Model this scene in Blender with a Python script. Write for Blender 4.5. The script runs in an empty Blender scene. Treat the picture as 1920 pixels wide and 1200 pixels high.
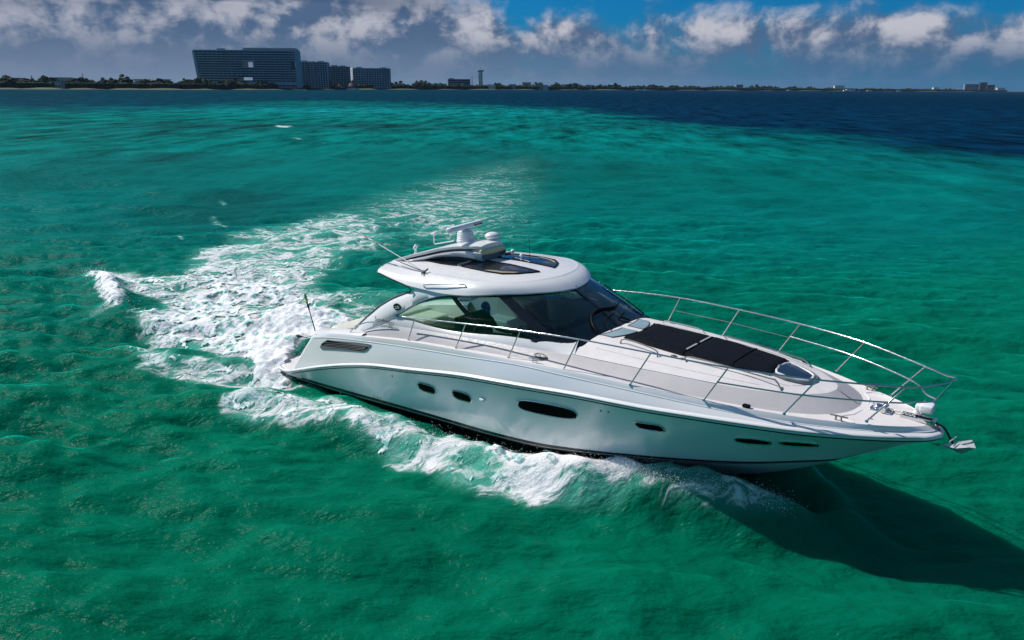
import bpy, bmesh, math, random, functools
import numpy as np
from mathutils import Vector, Matrix
R = math.radians
S = bpy.context.scene
COL = S.collection
random.seed(7)
RNG = np.random.default_rng(7)

# ------------------------------------------------------------------ camera
CAM = np.array([14.963, -11.873, 7.082])
YAW, PITCH, ROLL, FPX = R(130.035), R(17.362), R(0.4305), 1400.0
cf = np.array([math.cos(YAW)*math.cos(PITCH), math.sin(YAW)*math.cos(PITCH), -math.sin(PITCH)])
cr = np.cross(cf, [0, 0, 1]); cr /= np.linalg.norm(cr)
cu = np.cross(cr, cf)
CR = cr*math.cos(ROLL)+cu*math.sin(ROLL)
CU = -cr*math.sin(ROLL)+cu*math.cos(ROLL)
cam = bpy.data.cameras.new('camera')
cam.sensor_width = 36.0; cam.lens = 36.0*FPX/1920.0
cam.clip_start = 0.1; cam.clip_end = 60000
camo = bpy.data.objects.new('camera', cam); COL.objects.link(camo)
camo.matrix_world = Matrix(((CR[0], CU[0], -cf[0], CAM[0]), (CR[1], CU[1], -cf[1], CAM[1]), (CR[2], CU[2], -cf[2], CAM[2]), (0, 0, 0, 1)))
S.camera = camo

# ------------------------------------------------------------------ exposure, sky, sun
S.view_settings.view_transform = 'Standard'
S.view_settings.look = 'None'
S.view_settings.exposure = 0.10
S.view_settings.gamma = 1.0
SUN_EL, SUN_AZ = R(43), R(180+16.5)      # azimuth measured from +x, anticlockwise
sunv = Vector((math.cos(SUN_EL)*math.cos(SUN_AZ), math.cos(SUN_EL)*math.sin(SUN_AZ), math.sin(SUN_EL)))
sl = bpy.data.lights.new('sun', 'SUN'); sl.energy = 4.2; sl.angle = R(0.55); sl.color = (1.0, 0.955, 0.90)
slo = bpy.data.objects.new('sun', sl); COL.objects.link(slo)
slo.rotation_euler = (-sunv).to_track_quat('-Z', 'Y').to_euler()
slo.location = sunv*50


class NT:
    """small helper to write node trees"""
    def __init__(s, tree): s.t = tree; s.n = tree.nodes; s.l = tree.links
    def new(s, typ, **kw):
        n = s.n.new(typ)
        for k, v in kw.items():
            if k.startswith('i_'): s.put(n.inputs[k[2:].replace('_', ' ')], v)
            elif k.startswith('n_'): s.put(n.inputs[int(k[2:])], v)
            else: setattr(n, k, v)
        return n
    def put(s, sock, v):
        if isinstance(v, bpy.types.NodeSocket): s.l.new(v, sock)
        elif isinstance(v, bpy.types.Node): s.l.new(v.outputs[0], sock)
        else: sock.default_value = v
    def math(s, op, a, b=0.0, c=0.0, clamp=False):
        n = s.n.new('ShaderNodeMath'); n.operation = op; n.use_clamp = clamp
        s.put(n.inputs[0], a); s.put(n.inputs[1], b); s.put(n.inputs[2], c)
        return n.outputs[0]
    def vmath(s, op, a, b=(0, 0, 0)):
        n = s.n.new('ShaderNodeVectorMath'); n.operation = op
        s.put(n.inputs[0], a); s.put(n.inputs[1], b)
        return n.outputs[0]
    def mix(s, f, a, b):
        n = s.n.new('ShaderNodeMix'); n.data_type = 'RGBA'
        s.put(n.inputs[0], f); s.put(n.inputs[6], a); s.put(n.inputs[7], b)
        return n.outputs[2]
    def noise(s, vec, scale, detail=3, rough=0.5, dist=0.0):
        n = s.n.new('ShaderNodeTexNoise'); s.put(n.inputs['Vector'], vec)
        n.inputs['Scale'].default_value = scale; n.inputs['Detail'].default_value = detail
        n.inputs['Roughness'].default_value = rough; n.inputs['Distortion'].default_value = dist
        return n.outputs[0]
    def smooth(s, v, a, b, c=0.0, d=1.0):
        n = s.n.new('ShaderNodeMapRange'); n.interpolation_type = 'SMOOTHSTEP'
        s.put(n.inputs[0], v); s.put(n.inputs[1], a); s.put(n.inputs[2], b); s.put(n.inputs[3], c); s.put(n.inputs[4], d)
        return n.outputs[0]


def c4(c): return (c[0], c[1], c[2], 1.0)


world = bpy.data.worlds.new('World'); S.world = world; world.use_nodes = True
w = NT(world.node_tree); w.n.clear()
tc = w.new('ShaderNodeTexCoord')
dirv = w.vmath('NORMALIZE', tc.outputs['Generated'])
sep = w.new('ShaderNodeSeparateXYZ', n_0=dirv)
sky = w.new('ShaderNodeTexSky', sky_type='NISHITA', sun_disc=False, sun_elevation=SUN_EL,
            sun_rotation=math.pi/2-SUN_AZ+2*math.pi, air_density=1.0, dust_density=0.6, ozone_density=3.0)
skyc = w.new('ShaderNodeVectorMath', operation='SCALE'); w.put(skyc.inputs[0], sky.outputs[0]); skyc.inputs[3].default_value = 0.055
# deep saturated blue tint of the clear part of the sky
skyt = w.mix(w.smooth(sep.outputs[2], 0.15, 0.5), c4((0.03, 0.60, 1.22)), c4((0.95, 1.35, 1.45)))
skyb = w.vmath('MULTIPLY', skyc.outputs[0], skyt)
el = w.math('ARCSINE', sep.outputs[2])
az = w.math('ARCTAN2', sep.outputs[1], sep.outputs[0])
# bearing to the right of the camera axis, in radians
bear = w.math('SUBTRACT', YAW, az)
cv = w.new('ShaderNodeCombineXYZ', n_0=bear, n_1=w.math('MULTIPLY', el, 1.25), n_2=0.31)
big = w.noise(cv, 5.0, 3, 0.5, 0.2)
med = w.noise(cv, 13.5, 9, 0.58, 0.15)
cvs = w.vmath('ADD', cv, (-0.010, 0.016, 0.0))
meds = w.noise(cvs, 13.5, 9, 0.58, 0.15)
leftness = w.smooth(bear, 0.06, -0.24)               # overcast on the left
low = w.smooth(el, 0.112, 0.052)                    # a cloud bank above the horizon
rightlow = w.math('MULTIPLY', w.smooth(bear, 0.54, 0.66), w.smooth(el, 0.085, 0.04))
cover = w.math('ADD', w.math('MULTIPLY', big, 0.80), w.math('MULTIPLY', med, 0.60))
cover = w.math('ADD', cover, w.math('MULTIPLY', leftness, 0.30))
cover = w.math('ADD', cover, w.math('MULTIPLY', low, 0.27))
cover = w.math('SUBTRACT', cover, w.math('MULTIPLY', rightlow, 0.45))
cover = w.math('SUBTRACT', cover, w.smooth(el, 0.25, 0.7, 0.0, 0.10))
mask = w.smooth(cover, 0.70, 0.90)
relief = w.math('SUBTRACT', med, meds)
lit = w.smooth(w.math('ADD', w.math('MULTIPLY', relief, 3.6), w.math('MULTIPLY', w.math('SUBTRACT', med, 0.5), 1.9)), -0.42, 0.56)
litf = w.math('MULTIPLY', w.math('MULTIPLY', lit, w.smooth(el, 0.02, 0.07, 0.25, 1.0)), w.smooth(bear, -0.5, 0.1, 0.72, 1.0))
cc = w.mix(litf, c4((0.070, 0.125, 0.228)), c4((0.47, 0.475, 0.54)))
streak = w.noise(w.new('ShaderNodeCombineXYZ', n_0=bear, n_1=w.math('MULTIPLY', el, 9.0), n_2=0.8), 5.0, 4, 0.5)
leftdark = w.math('MULTIPLY', w.smooth(streak, 0.44, 0.60), w.math('MULTIPLY', leftness, w.smooth(el, 0.06, 0.10)))
cc = w.mix(w.math('MULTIPLY', leftdark, 0.8), cc, c4((0.045, 0.085, 0.165)))
skyc2 = w.mix(mask, skyb, cc)
# pale air just above the sea, greyer on the left and bluer on the right
hz = w.mix(w.smooth(bear, -0.45, 0.62), c4((0.155, 0.215, 0.315)), c4((0.020, 0.125, 0.26)))
hzf = w.math('MULTIPLY', w.smooth(w.math('ADD', el, w.math('MULTIPLY', med, 0.03)), 0.085, 0.012), 0.86)
skyc3 = w.mix(hzf, skyc2, hz)
bgn = w.new('ShaderNodeBackground', i_Color=skyc3, i_Strength=1.0)
wo = w.new('ShaderNodeOutputWorld'); w.l.new(bgn.outputs[0], wo.inputs[0])

# ------------------------------------------------------------------ numeric noise and waves
def hash2(ix, iy, seed):
    h = (ix.astype(np.int64)*374761393+iy.astype(np.int64)*668265263+seed*1274126177) & 0x7fffffff
    h = ((h ^ (h >> 13))*1274126177) & 0x7fffffff
    return (h ^ (h >> 16)) & 0xffff
def gnoise(x, y, seed=0):
    x0 = np.floor(x); y0 = np.floor(y); fx = x-x0; fy = y-y0
    u = fx*fx*fx*(fx*(fx*6-15)+10); v = fy*fy*fy*(fy*(fy*6-15)+10)
    def g(i, j):
        a = hash2(x0+i, y0+j, seed)*(2*math.pi/65536.0)
        return np.cos(a)*(fx-i)+np.sin(a)*(fy-j)
    a = g(0, 0)*(1-u)+g(1, 0)*u; b = g(0, 1)*(1-u)+g(1, 1)*u
    return (a*(1-v)+b*v)*1.5
def fbm(x, y, octv=4, seed=0, gain=0.5):
    r = 0; a = 1.0; t = 0
    for k in range(octv):
        r = r+a*gnoise(x*2**k+k*17.3, y*2**k-k*9.1, seed+k); t += a; a *= gain
    return r/t
def sstep(x, a, b):
    t = np.clip((x-a)/(b-a), 0, 1); return t*t*(3-2*t)

# where things lie on the water: (screen bearing -> point of the sea), used as a survey of the place
def sea(px, py, z=0.0):
    d = cf+CR*(px-960)/FPX+CU*(600-py)/FPX
    t = (z-CAM[2])/d[2]
    return (CAM[0]+d[0]*t, CAM[1]+d[1]*t)
def poly_sd(x, y, P):
    """signed distance, positive inside"""
    P = np.array(P); n = len(P); d = np.full(x.shape, 1e9); ins = np.zeros(x.shape, bool)
    for i in range(n):
        ax, ay = P[i]; bx, by = P[(i+1) % n]
        ex, ey = bx-ax, by-ay
        t = np.clip(((x-ax)*ex+(y-ay)*ey)/(ex*ex+ey*ey+1e-12), 0, 1)
        d = np.minimum(d, np.hypot(x-ax-t*ex, y-ay-t*ey))
        c = ((ay > y) != (by > y)) & (x < ex*(y-ay)/(ey if abs(ey) > 1e-9 else 1e-9)+ax)
        ins ^= c
    return np.where(ins, d, -d)
def path_dist(x, y, P, V):
    """distance to a polyline and the value carried along it"""
    best = np.full(x.shape, 1e9); val = np.zeros(x.shape)
    for i in range(len(P)-1):
        ax, ay = P[i]; ex, ey = P[i+1][0]-ax, P[i+1][1]-ay
        t = np.clip(((x-ax)*ex+(y-ay)*ey)/(ex*ex+ey*ey), 0, 1)
        d = np.hypot(x-ax-t*ex, y-ay-t*ey); m = d < best
        best = np.where(m, d, best); val = np.where(m, V[i]+(V[i+1]-V[i])*t, val)
    return best, val

WV = []
for k in range(64):
    lam = 0.45*(11.0/0.45)**(RNG.random()**1.0)
    th = R(122)+RNG.normal()*0.50
    amp = 0.0125*lam**0.72*(0.6+0.8*RNG.random())
    if lam > 5: amp *= 0.55
    WV.append((lam, th, amp, RNG.random()*6.283))
BOWR = [(12.3, -0.25), (11.6, -0.75), (10.7, -1.12), (9.8, -1.45), (8.9, -1.80), (8.0, -2.05), (6.6, -2.28), (5.0, -2.50), (3.0, -2.85), (1.0, -3.3), (-1.2, -3.9)]
BOWV = [0.30, 0.66, 0.84, 0.86, 0.78, 0.66, 0.52, 0.40, 0.30, 0.22, 0.08]
def wave_h(x, y, spacing):
    wx = x+0.35*gnoise(x*0.21, y*0.21, 5); wy = y+0.35*gnoise(x*0.21+9, y*0.21, 6)
    h = np.zeros_like(x)
    grp = 0.75+0.6*gnoise(x*0.06, y*0.06, 8)
    for lam, th, amp, ph in WV:
        f = np.clip((lam/spacing-3.0)/3.0, 0, 1)
        if f.max() <= 0: continue
        a = (wx*math.cos(th)+wy*math.sin(th))*2*math.pi/lam+ph
        s = np.sin(a)
        h += f*amp*(s+0.22*np.cos(2*a))
    h *= grp
    f2 = np.clip((0.7/spacing-2)/2, 0, 1)
    uu = x*0.77+y*0.64; vv = -x*0.64+y*0.77
    rd = 1-np.abs(gnoise(uu*0.55, vv*1.15, 21))*2
    h += f2*0.060*rd
    f3 = np.clip((0.4/spacing-2)/2, 0, 1)
    h += f3*0.022*(1-np.abs(gnoise(uu*1.3+3, vv*2.6, 23))*2)
    return h
LEFT_CREST = [sea(168, 520), sea(205, 545), sea(222, 580), sea(232, 598)]
def wake_h(x, y):
    h = np.zeros_like(x)
    for sgn in (1, -1):
        d, v = path_dist(x, y*sgn, BOWR, BOWV)
        by = np.interp(x, [q[0] for q in reversed(BOWR)], [-q[1] for q in reversed(BOWR)])
        inb = (np.abs(y) < by) & (y*sgn < 0)
        wd = np.where(inb, np.interp(x, [0, 3, 8, 10.5, 11.8], [0.8, 0.6, 0.75, 0.65, 0.46]), 0.46)
        h += v*np.exp(-(d/wd)**2)*(1+0.22*gnoise(x*1.7, y*1.7, 33))
        h += -0.07*np.exp(-((d-1.3)/0.6)**2)*np.clip(v*4, 0, 1)
    # turbulent mound behind the transom
    h += 0.20*np.exp(-(((x+3.6)/2.6)**2+((y-0.2)/1.7)**2))
    h -= 0.10*np.exp(-(((x+0.9)/0.9)**2+((y)/1.7)**2))
    d, v = path_dist(x, y, LEFT_CREST, [0.30, 0.36, 0.32, 0.12])
    h += v*np.exp(-(d/0.55)**2)
    return h

# foam density map, outlined as regions of the sea surface
def PZ(l, z=0.0): return [sea(a, b, z) for a, b in l]
FOAM = [  # polygon, density inside, soft edge (m), height class
    (PZ([(165, 516), (240, 512), (330, 520), (352, 478), (430, 450), (520, 470), (585, 470), (640, 520), (640, 600), (600, 640), (560, 668), (520, 705), (440, 692), (380, 677), (330, 652), (265, 627), (250, 585), (235, 566), (232, 590), (205, 592), (185, 545)]), 0.68, 1.8),
    (PZ([(480, 620), (560, 560), (600, 570), (640, 575), (665, 605), (600, 640), (565, 668), (540, 708), (490, 705), (450, 670)], 0.1), 1.0, 0.6),
    (PZ([(255, 590), (330, 545), (420, 510), (520, 520), (600, 560), (605, 625), (560, 668), (500, 690), (420, 686), (330, 650), (268, 625)]), 0.86, 1.8),
    (PZ([(165, 518), (205, 592), (232, 598), (236, 556), (215, 522)]), 1.0, 0.5),
    (PZ([(236, 655), (300, 655), (420, 680), (520, 698), (580, 715), (500, 728), (400, 722), (300, 708), (245, 695)]), 0.62, 0.8),
    (PZ([(418, 758), (480, 745), (560, 735), (620, 745), (700, 782), (800, 815), (900, 845), (900, 905), (830, 893), (740, 862), (690, 828), (640, 802), (560, 797), (470, 792), (425, 772)], 0.08), 0.66, 0.5),
    (PZ([(780, 806), (900, 838), (1000, 852), (1160, 860), (1240, 866)], 0.48)+PZ([(1215, 900), (1130, 937), (1060, 957), (1000, 952), (900, 925), (820, 892)], 0.12), 0.70, 0.6),
    (PZ([(1235, 864), (1400, 872), (1480, 892)], 0.62)+PZ([(1490, 915), (1430, 912), (1350, 893), (1240, 890)], 0.45), 0.80, 0.3),
    (PZ([(350, 480), (430, 440), (560, 415), (640, 395), (700, 400), (760, 440), (700, 500), (700, 560), (600, 600), (560, 500)]), 0.58, 3.0),
    (PZ([(560, 415), (700, 360), (850, 310), (1000, 280), (1060, 300), (1030, 380), (1010, 450), (900, 480), (760, 470), (640, 440)]), 0.50, 11.0),
    (PZ([(600, 600), (640, 560), (700, 545), (770, 560), (740, 600), (640, 620)]), 0.50, 1.0),
    (PZ([(412, 373), (424, 379), (428, 385), (418, 381)]), 0.75, 0.5),
    (PZ([(392, 408), (405, 408), (415, 420), (432, 428), (425, 434), (405, 418)]), 0.62, 0.6),
    (PZ([(330, 445), (345, 447), (350, 452), (335, 451)]), 0.75, 0.4),
    (PZ([(512, 234), (548, 236), (540, 240), (515, 238)]), 0.7, 1.5),
    (PZ([(540, 257), (572, 259), (560, 262)]), 0.65, 1.5),
    (PZ([(186, 563), (200, 566), (198, 571), (188, 569)]), 0.9, 0.12),
]
FOAM.append(([(2.5, -2.35), (4.0, -2.15), (5.4, -2.05), (6.6, -1.98), (6.6, -2.8), (4.6, -3.0), (2.5, -3.1)], 0.66, 0.5))
FOAM.append(([(6.4, -1.95), (7.2, -1.9), (8.0, -1.8), (9.0, -1.50), (9.5, -1.3), (9.6, -1.7), (9.2, -2.2), (8.7, -2.6), (7.6, -3.0), (6.2, -3.1)], 0.74, 0.6))
FOAM.append(([(6.2, -1.98), (7.2, -1.85), (8.0, -1.7), (9.0, -1.45), (9.4, -1.3), (9.3, -1.75), (8.6, -2.15), (7.6, -2.45), (6.2, -2.6)], 0.95, 0.4))
FOAM.append(([(9.4, -1.2), (10.6, -.80), (11.5, -.5), (11.7, -.9), (10.9, -1.45), (9.8, -1.9)], 0.48, 0.35))
HOLES = [
    (PZ([(236, 550), (300, 562), (330, 590), (275, 600), (245, 580)]), 0.42, 0.5),
    (PZ([(440, 568), (520, 573), (525, 600), (460, 604)]), 0.36, 0.5),
    (PZ([(560, 560), (640, 552), (700, 520), (700, 470), (640, 480), (600, 520)]), 0.38, 1.2),
]
def hull_half(x):
    return np.interp(x, [-1.7, 0, 3, 6, 7.8, 8.8, 9.8, 10.7, 11.2, 11.6, 11.9], [1.86, 1.9, 1.90, 1.78, 1.55, 1.22, .84, .48, .25, .10, -0.5])
def foam_density(x, y):
    wob = 0.55*fbm(x*0.55, y*0.55, 3, 71)
    D = np.zeros_like(x)
    for P, dens, soft in FOAM:
        bx = [q[0] for q in P]; by = [q[1] for q in P]; m = 3+soft*2
        sel = (x > min(bx)-m) & (x < max(bx)+m) & (y > min(by)-m) & (y < max(by)+m)
        if not sel.any(): continue
        sd = poly_sd(x[sel], y[sel], P)
        sd = sd+wob[sel]*min(1.6, soft*1.1)
        v = dens*sstep(sd, -soft*0.45, soft*0.55)
        D[sel] = np.maximum(D[sel], v)
    for P, dens, soft in HOLES:
        sd = poly_sd(x, y, P)+wob*0.6
        D -= dens*sstep(sd, -soft*0.4, soft*0.6)*(D > 0)
    # the port side of the bow throws the same wave
    d, v = path_dist(x, -y, BOWR, [0.2, .35, .5, .7, .85, .85, .8, .75, .7, .6, .4])
    D = np.maximum(D, np.where(y > 1.0, v*np.exp(-(d/0.75)**2), 0))
    D = D*(1-0.42*sstep(np.hypot(x, y), 22, 62)*(np.hypot(x, y) < 75))
    return np.clip(D, 0, 1.05)
def lace(x, y):
    """ridged, warped pattern in 0..1: high on the threads of the foam"""
    wx = x+0.35*fbm(x*0.9, y*0.9, 3, 91); wy = y+0.35*fbm(x*0.9+31, y*0.9, 3, 95)
    a = 1-np.abs(gnoise(wx*1.1+wy*0.5, wy*1.5-wx*0.35, 101))*2.0
    b = 1-np.abs(gnoise(wx*3.1, wy*3.3, 103))*2.0
    c = 1-np.abs(gnoise(wx*7.5, wy*7.7, 107))*2.0
    return np.clip(0.42*a+0.36*b+0.22*c, 0, 1)
def foam_amount(D, x, y):
    """0..1.2, above ~0.5 is white foam"""
    return D+(lace(x, y)-0.55)*1.25*np.clip(1.25-D*0.85, 0.12, 1)

# ------------------------------------------------------------------ object helpers
def mk(name, verts, faces, mats, parent=None, smooth=None, mi=None, xf=None):
    me = bpy.data.meshes.new(name)
    me.from_pydata([tuple(v) for v in verts], [], faces)
    me.update()
    if not isinstance(mats, (list, tuple)): mats = [mats]
    for m in mats: me.materials.append(m)
    if mi is not None: me.polygons.foreach_set('material_index', mi)
    if smooth is not None:
        me.polygons.foreach_set('use_smooth', [True]*len(me.polygons))
        if smooth < 179: me.set_sharp_from_angle(angle=R(smooth))
    o = bpy.data.objects.new(name, me); COL.objects.link(o)
    if parent is not None: o.parent = parent
    if xf is not None: o.matrix_world = xf
    return o
def tag(o, label=None, cat=None, group=None, kind=None):
    if label: o['label'] = label
    if cat: o['category'] = cat
    if group: o['group'] = group
    if kind: o['kind'] = kind
    return o
def empty(name, label, cat, loc=(0, 0, 0), rz=0.0, group=None, xf=None):
    o = bpy.data.objects.new(name, None); COL.objects.link(o)
    o.empty_display_size = 0.3
    if xf is not None: o.matrix_world = xf
    else: o.location = loc; o.rotation_euler = (0, 0, rz)
    return tag(o, label, cat, group)


class MB:
    """collects simple shapes into one mesh"""
    def __init__(s): s.v = []; s.f = []; s.m = []
    def add(s, v, f, mi=0):
        o = len(s.v); s.v += [tuple(q) for q in v]; s.f += [tuple(i+o for i in q) for q in f]; s.m += [mi]*len(f); return s
    def box(s, a, b, mi=0, bev=0.0, M=None):
        (x0, y0, z0), (x1, y1, z1) = a, b
        if x0 > x1: x0, x1 = x1, x0
        if y0 > y1: y0, y1 = y1, y0
        if z0 > z1: z0, z1 = z1, z0
        if bev <= 0:
            v = [(x, y, z) for z in (z0, z1) for y in (y0, y1) for x in (x0, x1)]
            f = [(0, 2, 3, 1), (4, 5, 7, 6), (0, 1, 5, 4), (2, 6, 7, 3), (0, 4, 6, 2), (1, 3, 7, 5)]
        else:
            bm = bmesh.new(); bmesh.ops.create_cube(bm, size=1)
            for q in bm.verts: q.co = Vector(((x0+x1)/2+q.co.x*(x1-x0), (y0+y1)/2+q.co.y*(y1-y0), (z0+z1)/2+q.co.z*(z1-z0)))
            bmesh.ops.bevel(bm, geom=bm.edges[:], offset=bev, segments=3, affect='EDGES', profile=0.5)
            bm.verts.index_update(); v = [q.co.copy() for q in bm.verts]; f = [tuple(q.index for q in p.verts) for p in bm.faces]; bm.free()
        if M is not None: v = [M @ Vector(q) for q in v]
        return s.add(v, f, mi)
    def tube(s, pts, r, n=8, mi=0, closed=False, cap=True):
        P = [Vector(p) for p in pts]; N = len(P); rr = r if isinstance(r, (list, tuple)) else [r]*N
        V = []; F = []; up = None
        for i, p in enumerate(P):
            if closed: t = (P[(i+1) % N]-P[i-1])
            else: t = (P[min(i+1, N-1)]-P[max(i-1, 0)])
            t.normalize()
            if up is None:
                up = Vector((0, 0, 1)) if abs(t.z) < 0.9 else Vector((1, 0, 0))
            up = (up-t*up.dot(t)).normalized(); sd = t.cross(up)
            for k in range(n):
                a = 2*math.pi*k/n; V.append(p+(up*math.cos(a)+sd*math.sin(a))*rr[i])
        L = N if closed else N-1
        for i in range(L):
            for k in range(n):
                a = i*n+k; b = i*n+(k+1) % n; c = ((i+1) % N)*n+(k+1) % n; d = ((i+1) % N)*n+k
                F.append((a, d, c, b))
        if cap and not closed:
            F.append(tuple(range(n))); F.append(tuple((N-1)*n+k for k in reversed(range(n))))
        return s.add(V, F, mi)
    def ell(s, c, r, n=16, m=10, mi=0, M=None, zmin=-1.0):
        V = []; F = []
        for j in range(m+1):
            ph = math.asin(zmin)+(math.pi/2-math.asin(zmin))*j/m
            for k in range(n):
                a = 2*math.pi*k/n
                q = Vector((math.cos(ph)*math.cos(a)*r[0], math.cos(ph)*math.sin(a)*r[1], math.sin(ph)*r[2]))
                if M is not None: q = M @ q
                V.append(Vector(c)+q)
        for j in range(m):
            for k in range(n): F.append((j*n+k, j*n+(k+1) % n, (j+1)*n+(k+1) % n, (j+1)*n+k))
        F.append(tuple(reversed(range(n))))
        return s.add(V, F, mi)
    def cyl(s, p0, p1, r0, r1=None, n=20, mi=0): return s.tube([p0, p1], [r0, r0 if r1 is None else r1], n, mi)
    def grid(s, rows, mi=0, closed=False, flip=False):
        h = len(rows); wd = len(rows[0]); V = [q for r_ in rows for q in r_]; F = []
        for i in range(h-1):
            for k in range(wd if closed else wd-1):
                a = i*wd+k; b = i*wd+(k+1) % wd; c = (i+1)*wd+(k+1) % wd; d = (i+1)*wd+k
                F.append((a, b, c, d) if not flip else (d, c, b, a))
        return s.add(V, F, mi)
    def prism(s, poly, y0, y1, mi=0):
        """poly in x,z extruded from y0 to y1"""
        n = len(poly); V = [(x, y0, z) for x, z in poly]+[(x, y1, z) for x, z in poly]
        F = [tuple(range(n)), tuple(reversed(range(n, 2*n)))]+[(i, i+n, (i+1) % n+n, (i+1) % n) for i in range(n)]
        return s.add(V, F, mi)
    def build(s, name, mats, parent=None, smooth=35, xf=None, merge=False):
        me_o = mk(name, s.v, s.f, mats, parent, smooth, s.m, xf)
        if merge:
            bm = bmesh.new(); bm.from_mesh(me_o.data); bmesh.ops.remove_doubles(bm, verts=bm.verts[:], dist=1e-4)
            bmesh.ops.recalc_face_normals(bm, faces=bm.faces[:]); bm.to_mesh(me_o.data); bm.free()
            if smooth is not None: me_o.data.set_sharp_from_angle(angle=R(smooth))
        return me_o

# ------------------------------------------------------------------ materials
def pmat(name, col, rough=0.5, metal=0.0, coat=0.0, var=0.08, vscale=3.0, bump=0.0, bscale=40.0, spec=0.5, sheen=0.0):
    m = bpy.data.materials.new(name); m.use_nodes = True; t = NT(m.node_tree)
    b = t.n['Principled BSDF']
    co = t.new('ShaderNodeTexCoord').outputs['Object']
    n1 = t.noise(co, vscale, 5, 0.6)
    dark = c4([c*(1-var) for c in col]); lite = c4([min(1, c*(1+var)) for c in col])
    t.put(b.inputs['Base Color'], t.mix(t.smooth(n1, 0.3, 0.7), dark, lite))
    t.put(b.inputs['Roughness'], t.smooth(t.noise(co, vscale*5, 4, 0.6), 0.3, 0.7, max(0.02, rough*0.8), min(1, rough*1.25)))
    b.inputs['Metallic'].default_value = metal
    b.inputs['Coat Weight'].default_value = coat; b.inputs['Coat Roughness'].default_value = 0.06
    b.inputs['Specular IOR Level'].default_value = spec
    if sheen: b.inputs['Sheen Weight'].default_value = sheen
    if bump:
        bn = t.new('ShaderNodeBump', i_Height=t.noise(co, bscale, 4, 0.6), i_Strength=bump, i_Distance=0.02)
        t.l.new(bn.outputs[0], b.inputs['Normal'])
    return m
M = {}
M['gel'] = pmat('white_gelcoat', (0.80, 0.79, 0.785), 0.28, coat=0.35, var=0.02, vscale=0.8)
M['side'] = pmat('topside_gelcoat', (0.82, 0.815, 0.80), 0.20, coat=0.0, var=0.02, vscale=0.5, spec=1.0)
for n_ in M['side'].node_tree.nodes:
    if n_.type == 'BSDF_PRINCIPLED': n_.inputs['IOR'].default_value = 1.9
M['deck'] = pmat('nonskid_deck', (0.74, 0.70, 0.69), 0.65, var=0.04, vscale=6, bump=0.25, bscale=160)
M['trunk'] = pmat('shaded_nonskid', (0.50, 0.475, 0.48), 0.5, var=0.03, vscale=4, bump=0.1, bscale=140)  # greyer than the deck: weaker light on the slopes put into the colour
M['black'] = pmat('black_paint', (0.006, 0.007, 0.009), 0.2, coat=0.3, var=0.2)
M['rubber'] = pmat('black_rubber', (0.006, 0.006, 0.007), 0.6, var=0.2, spec=0.08)
M['steel'] = pmat('polished_steel', (0.66, 0.66, 0.66), 0.14, metal=1.0, var=0.05)
M['dsteel'] = pmat('dark_steel', (0.30, 0.28, 0.25), 0.35, metal=0.8, var=0.2, vscale=20)
M['pad'] = pmat('black_mesh_fabric', (0.0035, 0.006, 0.011), 0.8, var=0.3, vscale=5, bump=0.3, bscale=9, spec=0.12)
M['grey'] = pmat('grey_webbing', (0.35, 0.34, 0.34), 0.7, var=0.1)
M['vinyl'] = pmat('cream_vinyl', (0.72, 0.70, 0.60), 0.45, var=0.05)
M['green_vinyl'] = pmat('pale_green_panel', (0.50, 0.62, 0.46), 0.45, var=0.05)
M['tan'] = pmat('tan_headliner', (0.30, 0.25, 0.17), 0.8, var=0.12)
M['dash'] = pmat('dark_dash', (0.02, 0.03, 0.035), 0.5, var=0.2)
M['dvinyl'] = pmat('charcoal_vinyl', (0.05, 0.07, 0.075), 0.45, var=0.2)
M['floor'] = pmat('beige_cockpit_sole', (0.42, 0.38, 0.30), 0.6, var=0.1)
M['darkglass'] = pmat('dark_tinted_glass', (0.008, 0.010, 0.016), 0.06, var=0.2, spec=0.5)
M['portglass'] = pmat('black_port_glass', (0.002, 0.003, 0.004), 0.35, var=0.2, spec=0.02)
M['blueglass'] = pmat('blue_tinted_glass', (0.010, 0.022, 0.05), 0.06, coat=0.4, var=0.2, spec=0.6)
M['paleglass'] = pmat('pale_skylight_glass', (0.30, 0.40, 0.42), 0.08, coat=0.4, var=0.1)
M['louver'] = pmat('grey_louver', (0.22, 0.21, 0.21), 0.4, var=0.1)
M['graphite'] = pmat('graphite_frame', (0.12, 0.15, 0.16), 0.35, var=0.1)
M['radar'] = pmat('radar_white', (0.72, 0.74, 0.76), 0.4, var=0.03)
M['yellowed'] = pmat('yellowed_gelcoat', (0.70, 0.60, 0.34), 0.4, var=0.06)
M['red'] = pmat('flag_red', (0.45, 0.02, 0.03), 0.8, var=0.1)
M['fgreen'] = pmat('flag_green', (0.02, 0.22, 0.10), 0.8, var=0.1)
M['fyellow'] = pmat('flag_yellow', (0.65, 0.55, 0.03), 0.8, var=0.1)
M['fwhite'] = pmat('flag_white', (0.75, 0.75, 0.75), 0.8, var=0.05)
M['fdark'] = pmat('flag_dark', (0.02, 0.03, 0.05), 0.8, var=0.1)
M['skin'] = pmat('skin', (0.35, 0.19, 0.12), 0.55, var=0.08)
M['shirt'] = pmat('maroon_shirt', (0.10, 0.02, 0.025), 0.8, var=0.15)
M['trouser'] = pmat('dark_trousers', (0.02, 0.025, 0.04), 0.85, var=0.15)
M['hair'] = pmat('dark_hair', (0.01, 0.008, 0.007), 0.6, var=0.2)
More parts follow.
